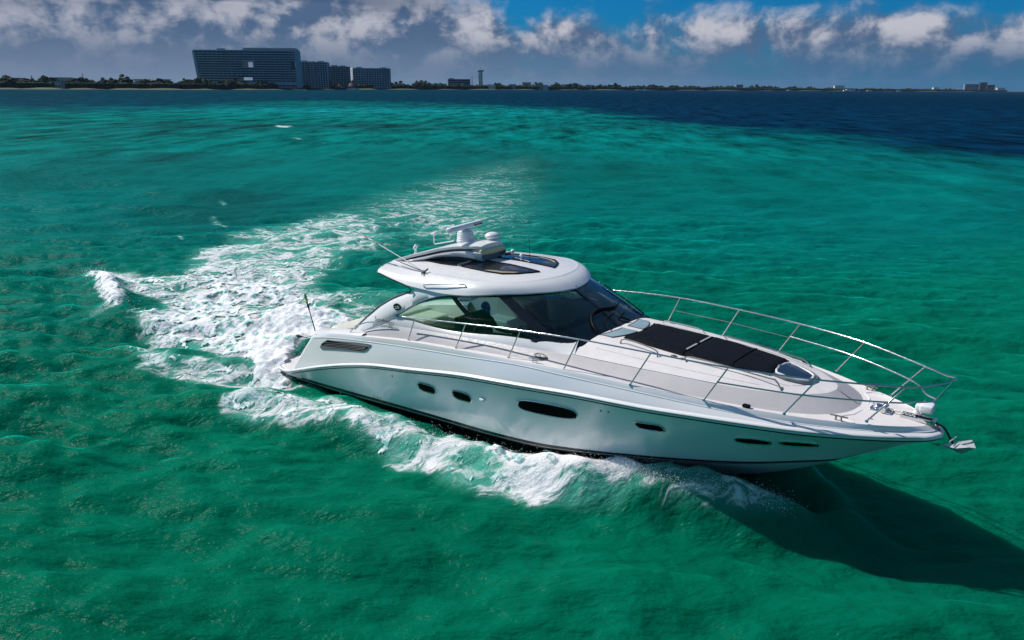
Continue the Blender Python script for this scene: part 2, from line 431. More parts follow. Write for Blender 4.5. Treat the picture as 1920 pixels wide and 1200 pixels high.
def glassmat(name, tint, tr=1.0):
    m = bpy.data.materials.new(name); m.use_nodes = True; t = NT(m.node_tree); t.n.clear()
    tr_ = t.new('ShaderNodeBsdfTransparent', i_Color=c4(tint))
    gl = t.new('ShaderNodeBsdfGlossy', i_Color=(0.85, 0.95, 1.0, 1), i_Roughness=0.02)
    fr = t.new('ShaderNodeFresnel', i_IOR=1.55)
    mx = t.new('ShaderNodeMixShader'); t.put(mx.inputs[0], t.math('MULTIPLY', fr, 1.25, clamp=True))
    t.l.new(tr_.outputs[0], mx.inputs[1]); t.l.new(gl.outputs[0], mx.inputs[2])
    o = t.new('ShaderNodeOutputMaterial'); t.l.new(mx.outputs[0], o.inputs[0]); return m
M['glass'] = glassmat('tinted_cabin_glass', (0.10, 0.22, 0.24))
M['sideglass'] = glassmat('clear_green_glass', (0.44, 0.68, 0.55))
M['galv'] = pmat('bright_anchor_steel', (0.62, 0.61, 0.60), 0.35, metal=0.35, var=0.1)

# water ---------------------------------------------------------------
def water_mat():
    m = bpy.data.materials.new('sea_water'); m.use_nodes = True; t = NT(m.node_tree)
    b = t.n['Principled BSDF']
    geo = t.new('ShaderNodeNewGeometry').outputs['Position']
    at = t.new('ShaderNodeAttribute', attribute_name='tint').outputs['Color']
    fo = t.new('ShaderNodeAttribute', attribute_name='foam').outputs['Fac']
    flat = t.vmath('MULTIPLY', geo, (1, 1, 0))
    n1 = t.noise(flat, 0.16, 5, 0.6, 0.4); n2 = t.noise(flat, 1.1, 4, 0.6, 0.6)
    sh = t.math('ADD', t.math('MULTIPLY', t.math('SUBTRACT', n1, 0.5), 0.6), t.math('MULTIPLY', t.math('SUBTRACT', n2, 0.5), 0.5))
    mpf = t.new('ShaderNodeMapping', n_0=flat, vector_type='TEXTURE'); mpf.inputs['Rotation'].default_value = (0, 0, R(37)); mpf.inputs['Scale'].default_value = (1.0, 3.2, 1)
    rq = t.new('ShaderNodeVectorMath', operation='LENGTH'); t.put(rq.inputs[0], geo)
    fz = t.math('MULTIPLY', t.math('SUBTRACT', t.noise(mpf, 0.22, 8, 0.72, 0.0), 0.5), t.smooth(rq.outputs[1], 20, 110, 0.4, 5.0))
    sc = t.math('MAXIMUM', t.math('ADD', t.math('ADD', sh, fz), 1.0), 0.25)
    col = t.new('ShaderNodeVectorMath', operation='SCALE'); t.put(col.inputs[0], at); t.put(col.inputs[3], sc)
    # lace of thin foam: warped ridges
    wn = t.new('ShaderNodeTexNoise', i_Vector=flat, i_Scale=0.9, i_Detail=3.0)
    wv = t.vmath('MULTIPLY', t.vmath('SUBTRACT', wn.outputs[1], (0.5, 0.5, 0.5)), (1.1, 1.1, 0))
    lv = t.vmath('ADD', flat, wv)
    lvs = t.new('ShaderNodeMapping', n_0=lv, vector_type='TEXTURE'); lvs.inputs['Rotation'].default_value = (0, 0, R(42)); lvs.inputs['Scale'].default_value = (1.7, 0.8, 1)
    a = t.math('SUBTRACT', 1.0, t.math('MULTIPLY', t.math('ABSOLUTE', t.math('SUBTRACT', t.noise(lvs, 0.8, 2, 0.5), 0.5)), 9.0))
    c = t.math('SUBTRACT', 1.0, t.math('MULTIPLY', t.math('ABSOLUTE', t.math('SUBTRACT', t.noise(lvs, 2.6, 3, 0.6), 0.5)), 7.0))
    d = t.noise(lv, 9.0, 4, 0.65)
    lc = t.math('ADD', t.math('ADD', t.math('MULTIPLY', a, 0.35), t.math('MULTIPLY', c, 0.40)), t.math('MULTIPLY', d, 0.5))
    am = t.math('ADD', fo, t.math('MULTIPLY', t.math('SUBTRACT', lc, 0.58), 0.8))
    fm = t.math('MULTIPLY', t.smooth(am, 0.48, 0.92), t.smooth(fo, 0.06, 0.3))
    milky = t.smooth(fo, 0.10, 0.95)
    colm = t.mix(t.math('MULTIPLY', milky, 0.80), col.outputs[0], c4((0.10, 0.44, 0.35)))
    colf = t.mix(fm, colm, c4((0.78, 0.80, 0.80)))
    t.put(b.inputs['Base Color'], colf)
    dist = t.new('ShaderNodeCameraData').outputs['View Distance'] if False else None
    t.put(b.inputs['Roughness'], t.mix(fm, c4((0.22,)*3), c4((0.7,)*3)))
    b.inputs['IOR'].default_value = 1.333
    b.inputs['Subsurface Weight'].default_value = 0.38; b.inputs['Subsurface Radius'].default_value = (0.35, 1.0, 0.8); b.inputs['Subsurface Scale'].default_value = 1.8
    b.inputs['Specular IOR Level'].default_value = 0.0
    # ripples: several sizes, each fading into the next with distance from the yacht
    rr = t.new('ShaderNodeVectorMath', operation='LENGTH'); t.put(rr.inputs[0], geo); r_ = rr.outputs[1]
    mp = t.new('ShaderNodeMapping', n_0=flat, vector_type='TEXTURE'); mp.inputs['Rotation'].default_value = (0, 0, R(37)); mp.inputs['Scale'].default_value = (1.9, 1.0, 1)
    h1 = t.noise(mp, 4.2, 4, 0.55, 0.0); h2 = t.noise(mp, 1.3, 5, 0.58, 0.15); h3 = t.noise(mp, 0.36, 7, 0.66, 0.1); h4 = t.noise(mp, 0.08, 8, 0.70, 0.1)
    H = t.math('MULTIPLY', h1, t.math('MULTIPLY', t.smooth(r_, 80, 25), 0.095))
    H = t.math('ADD', H, t.math('MULTIPLY', h2, t.math('MULTIPLY', t.smooth(r_, 300, 60), 0.27)))
    H = t.math('ADD', H, t.math('MULTIPLY', h3, t.math('MULTIPLY', t.smooth(r_, 25, 110), 0.95)))
    H = t.math('ADD', H, t.math('MULTIPLY', h4, t.math('MULTIPLY', t.smooth(r_, 120, 600), 6.0)))
    H = t.math('ADD', H, t.math('MULTIPLY', fm, 0.03))
    bn = t.new('ShaderNodeBump', i_Height=H, i_Strength=1.0, i_Distance=1.0)
    t.l.new(bn.outputs[0], b.inputs['Normal'])
    gl = t.new('ShaderNodeBsdfGlossy', i_Color=(1, 1, 1, 1), i_Roughness=0.24); t.l.new(bn.outputs[0], gl.inputs['Normal'])
    fr = t.new('ShaderNodeFresnel', i_IOR=1.333); t.l.new(bn.outputs[0], fr.inputs['Normal'])
    mx = t.new('ShaderNodeMixShader'); t.put(mx.inputs[0], t.math('MULTIPLY', fr, t.math('SUBTRACT', 0.05, t.math('MULTIPLY', fm, 0.04))))
    t.l.new(b.outputs[0], mx.inputs[1]); t.l.new(gl.outputs[0], mx.inputs[2]); t.l.new(mx.outputs[0], t.n['Material Output'].inputs[0])
    return m
M['water'] = water_mat()

def foam_mat():
    m = bpy.data.materials.new('white_foam'); m.use_nodes = True; t = NT(m.node_tree)
    b = t.n['Principled BSDF']
    geo = t.new('ShaderNodeNewGeometry').outputs['Position']
    th = t.new('ShaderNodeAttribute', attribute_name='thick').outputs['Fac']
    n = t.noise(geo, 11, 6, 0.8, 0.5); n2 = t.noise(geo, 3.0, 4, 0.65, 0.8)
    v = t.math('ADD', th, t.math('ADD', t.math('MULTIPLY', t.math('SUBTRACT', n, 0.5), 1.9), t.math('MULTIPLY', t.math('SUBTRACT', n2, 0.5), 1.5)))
    t.put(b.inputs['Base Color'], t.mix(t.smooth(v, 0.0, 0.62), c4((0.16, 0.50, 0.43)), c4((0.92, 0.93, 0.94))))
    b.inputs['Roughness'].default_value = 0.75
    b.inputs['Specular IOR Level'].default_value = 0.25
    b.inputs['Subsurface Weight'].default_value = 0.0
    hh = t.math('ADD', t.noise(geo, 9, 6, 0.75), t.math('MULTIPLY', t.noise(geo, 3.2, 3, 0.6), 1.2))
    bn = t.new('ShaderNodeBump', i_Height=hh, i_Strength=0.8, i_Distance=0.035)
    t.l.new(bn.outputs[0], b.inputs['Normal'])
    return m
M['foam'] = foam_mat()

# ------------------------------------------------------------------ the sea
def tint_of(x, y):
    G = np.array([0.0004, 0.122, 0.068]); T = np.array([0.0004, 0.130, 0.116]); N = np.array([0.0006, 0.019, 0.048]); CY = np.array([0.002, 0.20, 0.21])
    DK = np.array([0.004, 0.055, 0.060]); GD = np.array([0.0008, 0.085, 0.048])
    rx = x-CAM[0]; ry = y-CAM[1]
    dist = rx*cf[0]+ry*cf[1]; dist = dist/math.hypot(cf[0], cf[1])
    side = rx*CR[0]+ry*CR[1]
    n = fbm(x*0.012, y*0.012, 4, 201); n2 = fbm(x*0.05, y*0.05, 4, 207)
    c = G[None]+(T-G)[None]*sstep(dist+n2*14, 10, 45)[:, None]
    # darker weed patches
    def blob(cx, cy, sx, sy, ang=0.0, k=0.5):
        dx = x-cx; dy = y-cy; ca, sa = math.cos(ang), math.sin(ang)
        u = (dx*ca+dy*sa)/sx; v = (-dx*sa+dy*ca)/sy
        return np.exp(-(u*u+v*v))*np.clip(1+k*n2*3, 0, 1.5)
    a0 = math.atan2(CR[1], CR[0])
    for (px, py, sx, sy, am) in ((450, 380, 5, 8, .75), (300, 300, 12, 8, .45), (560, 235, 45, 14, .8), (330, 250, 22, 9, .5), (1350, 230, 22, 18, .45), (930, 300, 10, 20, .35), (120, 330, 10, 7, .35)):
        cx, cy = sea(px, py)
        c = c+(DK[None]-c)*np.clip(am*blob(cx, cy, sx, sy, a0), 0, 0.9)[:, None]
    for (px, py, sx, sy, am) in ((1200, 330, 16, 14, .25),):
        cx, cy = sea(px, py)
        c = c+(GD[None]*0.45-c)*np.clip(am*blob(cx, cy, sx, sy, a0, 0.2), 0, 0.9)[:, None]
    cx, cy = sea(610, 207)
    c = c+(CY[None]-c)*np.clip(1.1*blob(cx, cy, 60, 26, a0, 0.3), 0, 1)[:, None]
    # line where the shallows drop into deep water
    line = [(-400, 205), (0, 203), (300, 199), (450, 192), (600, 189), (750, 193), (1000, 200), (1200, 222), (1400, 243), (1600, 258), (1800, 282), (1920, 298), (2500, 380)]
    L = [sea(a, b) for a, b in line]
    ls = np.array([(q[0]-CAM[0])*CR[0]+(q[1]-CAM[1])*CR[1] for q in L]); ld = np.array([(q[0]-CAM[0])*cf[0]+(q[1]-CAM[1])*cf[1] for q in L])/math.hypot(cf[0], cf[1])
    bear = np.arctan2(side, np.maximum(dist, 1e-3)); lb = np.arctan2(ls, ld)
    lim = np.interp(bear, lb, ld)
    k = 0.35*sstep(dist*(1+0.3*n2+0.3*n)/lim, 0.45, 0.95)+0.65*sstep(dist*(1+0.22*n2+0.24*n)/lim, 0.80, 1.12)
    k = np.where(dist > 0, k, 0)
    NL_ = np.array([0.0008, 0.036, 0.062]); NN = NL_[None]+(N-NL_)[None]*sstep(bear, -0.35, 0.25)[:, None]
    c = c+(NN-c)*k[:, None]
    return c

def build_sea():
    cx, cy = 6.0, -1.0
    rs = list(np.arange(0.5, 26, 0.105))
    r = rs[-1]; st = 0.105
    while r < 9000:
        st = min(st*1.035, r*0.022); r += st; rs.append(r)
    rs = np.array(rs); nr = len(rs); na = 1180
    ang = np.linspace(0, 2*math.pi, na, endpoint=False)
    RR, AA = np.meshgrid(rs, ang, indexing='ij')
    x = (cx+RR*np.cos(AA)).ravel(); y = (cy+RR*np.sin(AA)).ravel()
    sp = np.maximum(np.gradient(rs)[:, None]*np.ones(na)[None], RR*2*math.pi/na).ravel()
    nearm = RR.ravel() < 160
    h = np.zeros_like(x)
    h[nearm] = wave_h(x[nearm], y[nearm], sp[nearm])
    far = ~nearm
    h[far] = wave_h(x[far], y[far], sp[far])*0.8
    D = np.zeros_like(x); fm = RR.ravel() < 150
    D[fm] = foam_density(x[fm], y[fm])
    wk = RR.ravel() < 40
    h[wk] += wake_h(x[wk], y[wk])
    # water pushed aside by the hull
    ins = ((np.abs(y) < hull_half(x)-0.12) & (x > -0.8) & (x < 12)) | ((np.abs(y) < 1.78) & (x > -1.62) & (x <= -0.7))
    h = np.where(ins, np.minimum(h, -0.45), h)
    v = np.stack([x, y, h], 1)
    v = np.vstack([v, [[cx, cy, -0.5]]])
    idx = np.arange(nr*na).reshape(nr, na)
    a = idx[:-1]; b = np.roll(idx, -1, 1)[:-1]; c = np.roll(idx, -1, 1)[1:]; d = idx[1:]
    q = np.stack([a, d, c, b], -1).reshape(-1, 4)
    tri = np.stack([np.full(na, nr*na), idx[0], np.roll(idx[0], -1)], 1)
    me = bpy.data.meshes.new('sea')
    nv = len(v); nf = len(q)+len(tri)
    me.vertices.add(nv); me.vertices.foreach_set('co', v.astype(np.float32).ravel())
    loops = np.concatenate([q.ravel(), tri.ravel()])
    me.loops.add(len(loops)); me.loops.foreach_set('vertex_index', loops.astype(np.int32))
    ls = np.concatenate([np.arange(len(q))*4, len(q)*4+np.arange(len(tri))*3])
    me.polygons.add(nf); me.polygons.foreach_set('loop_start', ls.astype(np.int32))
    me.polygons.foreach_set('use_smooth', np.ones(nf, bool))
    me.update(calc_edges=True)
    col = tint_of(x, y); col = np.vstack([col, col[:1]])
    ca = me.attributes.new('tint', 'FLOAT_COLOR', 'POINT')
    ca.data.foreach_set('color', np.hstack([col, np.ones((nv, 1))]).astype(np.float32).ravel())
    fa = me.attributes.new('foam', 'FLOAT', 'POINT')
    fa.data.foreach_set('value', np.append(D, 0).astype(np.float32))
    me.materials.append(M['water'])
    o = bpy.data.objects.new('sea', me); COL.objects.link(o)
    tag(o, kind='structure'); o['label'] = 'emerald green choppy sea turning deep blue further out'
    return o
build_sea()

def build_foam():
    st = 0.045
    xs = np.arange(-21.0, 12.3, st); ys = np.arange(-5.4, 13.5, st)
    X, Y = np.meshgrid(xs, ys, indexing='ij'); sh = X.shape
    x = X.ravel(); y = Y.ravel()
    D = foam_density(x, y)
    A = foam_amount(D, x, y)+0.10*gnoise(x*13, y*13, 351)+0.06*gnoise(x*24, y*24, 353)
    A = A-0.55*sstep(np.hypot(x+4, y-1), 8.5, 15.0)*(np.hypot(x-LEFT_CREST[1][0], y-LEFT_CREST[1][1]) > 3.5)
    A[(np.abs(y) < hull_half(x)-0.05) & (x > -0.35)] = -1
    plat = (np.abs(y) < 1.95) & (x > -1.25+0.2*gnoise(y*2.1, y*0.7, 61)) & (x <= -0.3)
    A[plat] = -1
    T = sstep(A, 0.58, 1.10)
    sp = np.full(x.shape, 0.12)
    m = A > 0.5
    h = np.zeros_like(x); h[m] = wave_h(x[m], y[m], sp[m])+wake_h(x[m], y[m])
    bil = np.zeros_like(x)
    xm, ym, dm = x[m], y[m], D[m]
    b1 = 1-np.abs(gnoise(xm*1.3, ym*1.3, 301))*2; b2 = 1-np.abs(gnoise(xm*3.1+5, ym*3.1, 305))*2; b3 = gnoise(xm*8, ym*8, 309)
    b4 = gnoise(xm*17, ym*17, 311)
    bil[m] = sstep(dm, 0.6, 1.05)*(0.055*b1+0.040*b2)+0.022*b3*sstep(dm, 0.4, 0.9)+0.012*b4
    h = h+bil+0.03*T+0.012
    keep = A > 0.62
    K = keep.reshape(sh)
    fq = K[:-1, :-1] & K[1:, :-1] & K[1:, 1:] & K[:-1, 1:]
    idx = np.arange(len(x)).reshape(sh)
    q = np.stack([idx[:-1, :-1][fq], idx[1:, :-1][fq], idx[1:, 1:][fq], idx[:-1, 1:][fq]], 1)
    used = np.unique(q); rem = np.full(len(x), -1); rem[used] = np.arange(len(used)); q = rem[q]
    jx = x+0.02*gnoise(x*9, y*9, 331); jy = y+0.02*gnoise(x*9, y*9, 333)
    v = np.stack([jx, jy, h], 1)[used]
    me = bpy.data.meshes.new('wake_foam')
    me.vertices.add(len(v)); me.vertices.foreach_set('co', v.astype(np.float32).ravel())
    me.loops.add(q.size); me.loops.foreach_set('vertex_index', q.ravel().astype(np.int32))
    me.polygons.add(len(q)); me.polygons.foreach_set('loop_start', (np.arange(len(q))*4).astype(np.int32))
    me.polygons.foreach_set('use_smooth', np.ones(len(q), bool))
    me.update(calc_edges=True)
    ta = me.attributes.new('thick', 'FLOAT', 'POINT'); ta.data.foreach_set('value', T[used].astype(np.float32))
    me.materials.append(M['foam'])
    o = bpy.data.objects.new('wake_foam', me); COL.objects.link(o)
    tag(o, 'white churned foam of the wake and bow wave around the yacht', 'foam', kind='stuff')
    # spray thrown up along the bow wave and the churned stern
    P = []; 
    def burst(path, hv, n, spread, zup, sz):
        for _ in range(n):
            i = RNG.integers(0, len(path)-1); t = RNG.random()
            px = path[i][0]*(1-t)+path[i+1][0]*t; py = path[i][1]*(1-t)+path[i+1][1]*t; hh = hv[i]*(1-t)+hv[i+1]*t
            px += RNG.normal()*spread; py += RNG.normal()*spread
            zz = hh+abs(RNG.normal())*zup-0.02
            P.append((px, py, zz, sz*(0.5+RNG.random()*RNG.random()*1.6)))
    burst([(11.5, -0.80), (10.6, -1.22), (9.7, -1.58), (8.8, -1.95), (7.6, -2.3)], [0.60, .78, .84, .78, .60], 8000, 0.13, 0.09, 0.0045)
    burst([(7.6, -2.4), (5, -2.7), (2.5, -3.0), (0, -3.5)], [0.50, .38, .24, .12], 5000, 0.26, 0.08, 0.005)
    burst([(-0.9, -1.9), (-2, -1.0), (-3.5, 0.0), (-2.5, 1.2), (-6, 1.5)], [0.05, .15, .3, .2, .1], 6000, 0.6, 0.12, 0.006)
    burst([LEFT_CREST[0], LEFT_CREST[1], LEFT_CREST[2], LEFT_CREST[3]], [0.3, .35, .3, .1], 900, 0.25, 0.08, 0.010)
    P = np.array(P); bs = np.array([(1, 0, 0), (-1, 0, 0), (0, 1, 0), (0, -1, 0), (0, 0, 1), (0, 0, -1)], float)
    bf = np.array([(0, 2, 4), (2, 1, 4), (1, 3, 4), (3, 0, 4), (2, 0, 5), (1, 2, 5), (3, 1, 5), (0, 3, 5)])
    V = (P[:, None, :3]+bs[None]*P[:, 3][:, None, None]*np.array([1, 1, 1.3])).reshape(-1, 3)
    F = (bf[None]+np.arange(len(P))[:, None, None]*6).reshape(-1, 3)
    me = bpy.data.meshes.new('sea_spray')
    me.vertices.add(len(V)); me.vertices.foreach_set('co', V.astype(np.float32).ravel())
    me.loops.add(F.size); me.loops.foreach_set('vertex_index', F.ravel().astype(np.int32))
    me.polygons.add(len(F)); me.polygons.foreach_set('loop_start', (np.arange(len(F))*3).astype(np.int32))
    me.polygons.foreach_set('use_smooth', np.ones(len(F), bool)); me.update(calc_edges=True)
    ta = me.attributes.new('thick', 'FLOAT', 'POINT'); ta.data.foreach_set('value', np.ones(len(V), np.float32))
    me.materials.append(M['foam'])
    o = bpy.data.objects.new('sea_spray', me); COL.objects.link(o)
    tag(o, 'fine white spray drops flying off the bow wave beside the hull', 'spray', kind='stuff')
build_foam()
#<<BOAT
# ------------------------------------------------------------------ the yacht (boat frame: x forward, y to port, z up)
TRIM, HEEL = R(1.76532), R(-0.33278)
BX = Matrix.Rotation(-TRIM, 4, 'Y') @ Matrix.Rotation(HEEL, 4, 'X')
def pc(x, xs, ys):
    """monotone cubic through a table"""
    xs = np.asarray(xs, float); ys = np.asarray(ys, float); x = np.clip(np.asarray(x, float), xs[0], xs[-1])
    h = np.diff(xs); d = np.diff(ys)/h; m = np.zeros(len(xs)); m[0] = d[0]; m[-1] = d[-1]
    for i in range(1, len(xs)-1):
        if d[i-1]*d[i] > 0: m[i] = 2*d[i-1]*d[i]/(d[i-1]+d[i])
    i = np.clip(np.searchsorted(xs, x)-1, 0, len(h)-1); t = (x-xs[i])/h[i]
    return (2*t**3-3*t**2+1)*ys[i]+(t**3-2*t**2+t)*h[i]*m[i]+(-2*t**3+3*t**2)*ys[i+1]+(t**3-t**2)*h[i]*m[i+1]
RBX = [-1.55, -1.0, 0, 1, 3, 6, 8, 9.3, 10.5, 11.6, 12.5, 13.1, 13.33, 13.42]
RBY = [1.80, 1.93, 2.02, 2.08, 2.13, 2.13, 2.02, 1.87, 1.64, 1.30, .84, .43, .20, .02]
RZX = [-1.6, -.92, -.5, 0, .76, 2.07, 2.85, 3.91, 5.76, 7.28, 8.4, 9.4, 10.3, 11.0, 12.0, 13.42]
RZY = [.03, .06, .17, .33, .57, .92, 1.08, 1.23, 1.49, 1.61, 1.68, 1.70, 1.73, 1.74, 1.73, 1.72]
rb = lambda x: (float(pc(x, RBX, RBY)), float(pc(x, RZX, RZY)))
DEX = [.5, .72, 1.14, 1.95, 2.7, 3.8, 5.2, 6.6, 7.9, 9.1, 10.3, 11.5, 12.2, 12.7, 13.05, 13.2, 13.26]
DEY = [1.86, 1.88, 1.92, 1.95, 1.98, 1.99, 2.0, 1.96, 1.88, 1.74, 1.52, 1.17, .86, .60, .34, .16, .02]
DEZ = [1.34, 1.41, 1.50, 1.62, 1.72, 1.85, 1.96, 2.04, 2.08, 2.06, 2.01, 1.96, 1.93, 1.92, 1.91, 1.90, 1.90]
de = lambda x: (float(pc(x, DEX, DEY)), float(pc(x, DEX, DEZ)))
deckz = lambda x: de(x)[1]-0.012
KNX = [.35, 1.0, 2.87, 5.31, 7.26, 8.86, 10.22, 11.39, 12.4, 13.0, 13.3, 13.36]
KNY = [1.90, 1.945, 2.00, 2.02, 1.96, 1.81, 1.575, 1.25, .79, .40, .15, .03]
KNZ = [1.24, 1.38, 1.63, 1.86, 1.99, 1.975, 1.925, 1.87, 1.835, 1.83, 1.83, 1.83]
BTX = [-1.3, -.54, 2.49, 4.27, 5.8, 7.12, 7.8, 8.8, 9.8, 10.7, 11.42, 11.98, 12.16]
BTY = [1.70, 1.80, 1.90, 1.91, 1.90, 1.84, 1.75, 1.50, 1.16, .79, .46, .16, .01]
BTZ = [-.13, -.09, .12, .23, .30, .38, .45, .55, .64, .73, .85, .95, 1.0]
Y = empty('motor_yacht', 'white express cruiser yacht speeding through turquoise water with a black foredeck sunpad', 'yacht', xf=BX)
YC = dict(xf=BX)

def strake(name, mat, A, B, n=120, k=8, bulge=0.0, parent=Y, sides=(-1, 1), smooth=35, mats=None):
    """surface between curves A(s) and B(s), s 0..1, each giving (x, y, z) of the starboard half-breadth"""
    mb = MB()
    for sg in sides:
        rows = []
        for i in range(n+1):
            s_ = i/n; a = A(s_); b = B(s_); row = []
            for j in range(k+1):
                t = j/k; bl = bulge(s_) if callable(bulge) else bulge
                e = 4*t*(1-t)*bl
                row.append((a[0]+(b[0]-a[0])*t, sg*(a[1]+(b[1]-a[1])*t+e), a[2]+(b[2]-a[2])*t))
            rows.append(row)
        mb.grid(rows, flip=(sg > 0))
    return mb.build(name, mat, parent, smooth)
def curve(x0, x1, fy, fz, p=1.0):
    return functools.lru_cache(None)(lambda s: (x0+(x1-x0)*(1-(1-s)**p), float(fy(x0+(x1-x0)*(1-(1-s)**p))), float(fz(x0+(x1-x0)*(1-(1-s)**p)))))
PW = 1.35
RBc = curve(-1.55, 13.42, lambda x: rb(x)[0], lambda x: rb(x)[1], PW)
RBq = curve(-.52, 13.42, lambda x: rb(x)[0], lambda x: rb(x)[1]+0.02, PW)
DEc = curve(.5, 13.26, lambda x: de(x)[0], lambda x: de(x)[1], PW)
KNc = curve(.36, 13.36, lambda x: pc(x, KNX, KNY), lambda x: pc(x, KNX, KNZ), PW)
BTc = curve(-1.3, 12.16, lambda x: pc(x, BTX, BTY), lambda x: pc(x, BTX, BTZ), PW)
# topsides with flare, then the black bottom
RBl = lambda s: (RBc(s)[0], RBc(s)[1]-0.012, RBc(s)[2])
hull = strake('hull', M['side'], RBl, BTc, 140, 12, bulge=lambda s: -0.02-0.16*max(0, (s-0.45)/0.55)**1.2*(1-s)**0.35)
s1 = lambda s: (BTc(s)[0], BTc(s)[1]+0.006, BTc(s)[2]+0.135*(1-0.55*s))
s2 = lambda s: (BTc(s)[0], BTc(s)[1]+0.004, BTc(s)[2]+0.045)
def on_hull(x_s, dz): pass
# stripes follow the lower hull closely
def lerp(a, b, t): return tuple(a[i]+(b[i]-a[i])*t for i in range(3))
def hullpt(s, t, off=0.0):
    a = RBl(s); b = BTc(s); bl = -0.02-0.16*max(0, (s-0.45)/0.55)**1.2*(1-s)**0.35
    q = lerp(a, b, t); return (q[0], q[1]+4*t*(1-t)*bl+off, q[2])
def hull_strip(name, mat, za, zb, off=0.005):
    def tt(s, dz):
        a = RBl(s)[2]; b = BTc(s)[2]; return min(1.0, 1-dz/max(0.2, a-b))
    return strake(name, mat, lambda s: hullpt(s, tt(s, za*(1-0.5*s)), off), lambda s: hullpt(s, tt(s, zb*(1-0.5*s)), off), 140, 1)
hull_strip('boot_stripe', M['black'], 0.125, 0.045)
KX = [-1.2, 2, 5, 8, 9.5, 10.5, 11.2, 11.8, 12.16]; KZ = [-.75, -.62, -.5, -.38, -.15, .16, .46, .78, 1.0]
Kc = curve(-1.2, 12.16, lambda x: 0.0, lambda x: pc(x, KX, KZ), PW)
BTb = lambda s: (BTc(s)[0], max(0.0, BTc(s)[1]-0.01), BTc(s)[2])
bo = strake('bottom', [M['black'], M['side']], BTb, Kc, 100, 6, bulge=lambda s: 0.10*(1-s))
bo.data.polygons.foreach_set('material_index', [1 if p_.center.x > 8.9 else 0 for p_ in bo.data.polygons])
hull_strip('boot_stripe', M['black'], 0.030, 0.0)
# transom under the platform
mb = MB(); mb.add([(-1.56, -1.8, .0), (-1.56, 1.8, .0), (-1.3, 1.7, -.6), (-1.3, -1.7, -.6)], [(0, 1, 2, 3)]); mb.build('transom_bottom', M['side'], Y)
# rub rail: a rounded band with a steel bead and a black line under it
def rubpts(off, dz, x0=-1.55, n=130):
    out = []
    for sg in (-1, 1):
        l = []
        for i in range(n+1):
            s_ = i/n; x = x0+(13.42-x0)*(1-(1-s_)**PW); a, b = rb(x); l.append((x, sg*(a+off), b+dz))
        out.append(l)
    return out[0]+list(reversed(out[1]))
def band(name, mat, x0, lo, hi, offs, parent=Y):
    mb = MB(); rows = []
    a = rubpts(0, 0, x0); n = len(a)
    for i, q in enumerate(a):
        sg = -1 if q[1] < 0 or i < n/2 else 1
        row = []
        for j, o in enumerate(offs):
            t = j/(len(offs)-1); row.append((q[0]+(o*0.6 if q[0] > 13.2 else 0), q[1]+sg*o, q[2]+lo+(hi-lo)*t))
        rows.append(row)
    mb.grid(rows); return mb.build(name, mat, parent, 50)
band('rub_rail', M['gel'], -1.55, -0.005, 0.105, [-0.01, .018, .038, .042, .030, .034, .046, .040, .018, -0.012])
mb = MB(); mb.tube([(x, y+(-.04 if y < 0 else .04), z+0.052) for x, y, z in rubpts(0, 0)], 0.011, 6); mb.build('rub_rail_bead', M['steel'], Y)
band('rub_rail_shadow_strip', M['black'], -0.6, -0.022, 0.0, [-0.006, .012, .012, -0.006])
# upper hull sides: rounded bulwark, then the cap up to the deck edge
strake('upper_hull', M['side'], lambda s: (RBq(s)[0], RBq(s)[1]-.02, RBq(s)[2]+.05), KNc, 140, 10, bulge=0.010)
strake('gunwale_cap', M['side'], KNc, DEc, 140, 4, bulge=0.004)
mb = MB()
for sg in (-1, 1): mb.tube([(KNc(i/140)[0], sg*(KNc(i/140)[1]+.002), KNc(i/140)[2]) for i in range(141)], .009, 6)
mb.build('gunwale_bead', M['gel'], Y)
# rounded quarter at the aft end of the hull sides
mb = MB()
for sg in (-1, 1):
    A = [RBq(0), KNc(0), DEc(0)]
    edge = [(RBq(0)[0], RBq(0)[1]-.02, RBq(0)[2]+.05)]
    for j in range(1, 10):
        t = j/10; a = (RBq(0)[0], RBq(0)[1]-.02, RBq(0)[2]+.05); q = lerp(a, KNc(0), t); edge.append((q[0], q[1]+4*t*(1-t)*.010, q[2]))
    edge += [KNc(0), lerp(KNc(0), DEc(0), .5), DEc(0)]
    rows = []
    for j, q in enumerate(edge):
        row = []
        for k in range(9):
            a = k/8*math.pi/2; row.append((q[0]-0.20*math.sin(a), sg*(q[1]-0.26*(1-math.cos(a))), q[2]))
        row.append((q[0]-0.20, sg*(q[1]-0.60), q[2]))
        rows.append(row)
    mb.grid(rows, flip=(sg < 0))
mb.build('quarter_corner', M['gel'], Y, 60)

# air intake grille in the quarter
def upper_pt(x, t, off=0.0):
    """point on the upper hull side between rub rail (t=0) and knuckle (t=1)"""
    lo_s, hi_s = 0.0, 1.0
    for _ in range(12):
        m_ = (lo_s+hi_s)/2
        if lerp(RBq(m_), KNc(m_), t)[0] < x: lo_s = m_
        else: hi_s = m_
    best = (lo_s+hi_s)/2
    a = RBq(best); a = (a[0], a[1]-.02, a[2]+.05); q = lerp(a, KNc(best), t)
    return (q[0], -(q[1]+4*t*(1-t)*.010+off), q[2])
def side_patch(x, z, off=0.0, sg=-1):
    """point on the upper hull side at x, z"""
    lo, hi = 0.0, 1.0
    for _ in range(14):
        m_ = (lo+hi)/2; q = upper_pt(x, m_)
        if q[2] < z: lo = m_
        else: hi = m_
    q = upper_pt(x, (lo+hi)/2, off); return (q[0], q[1]*(-sg)*-1 if False else (q[1] if sg < 0 else -q[1]), q[2])
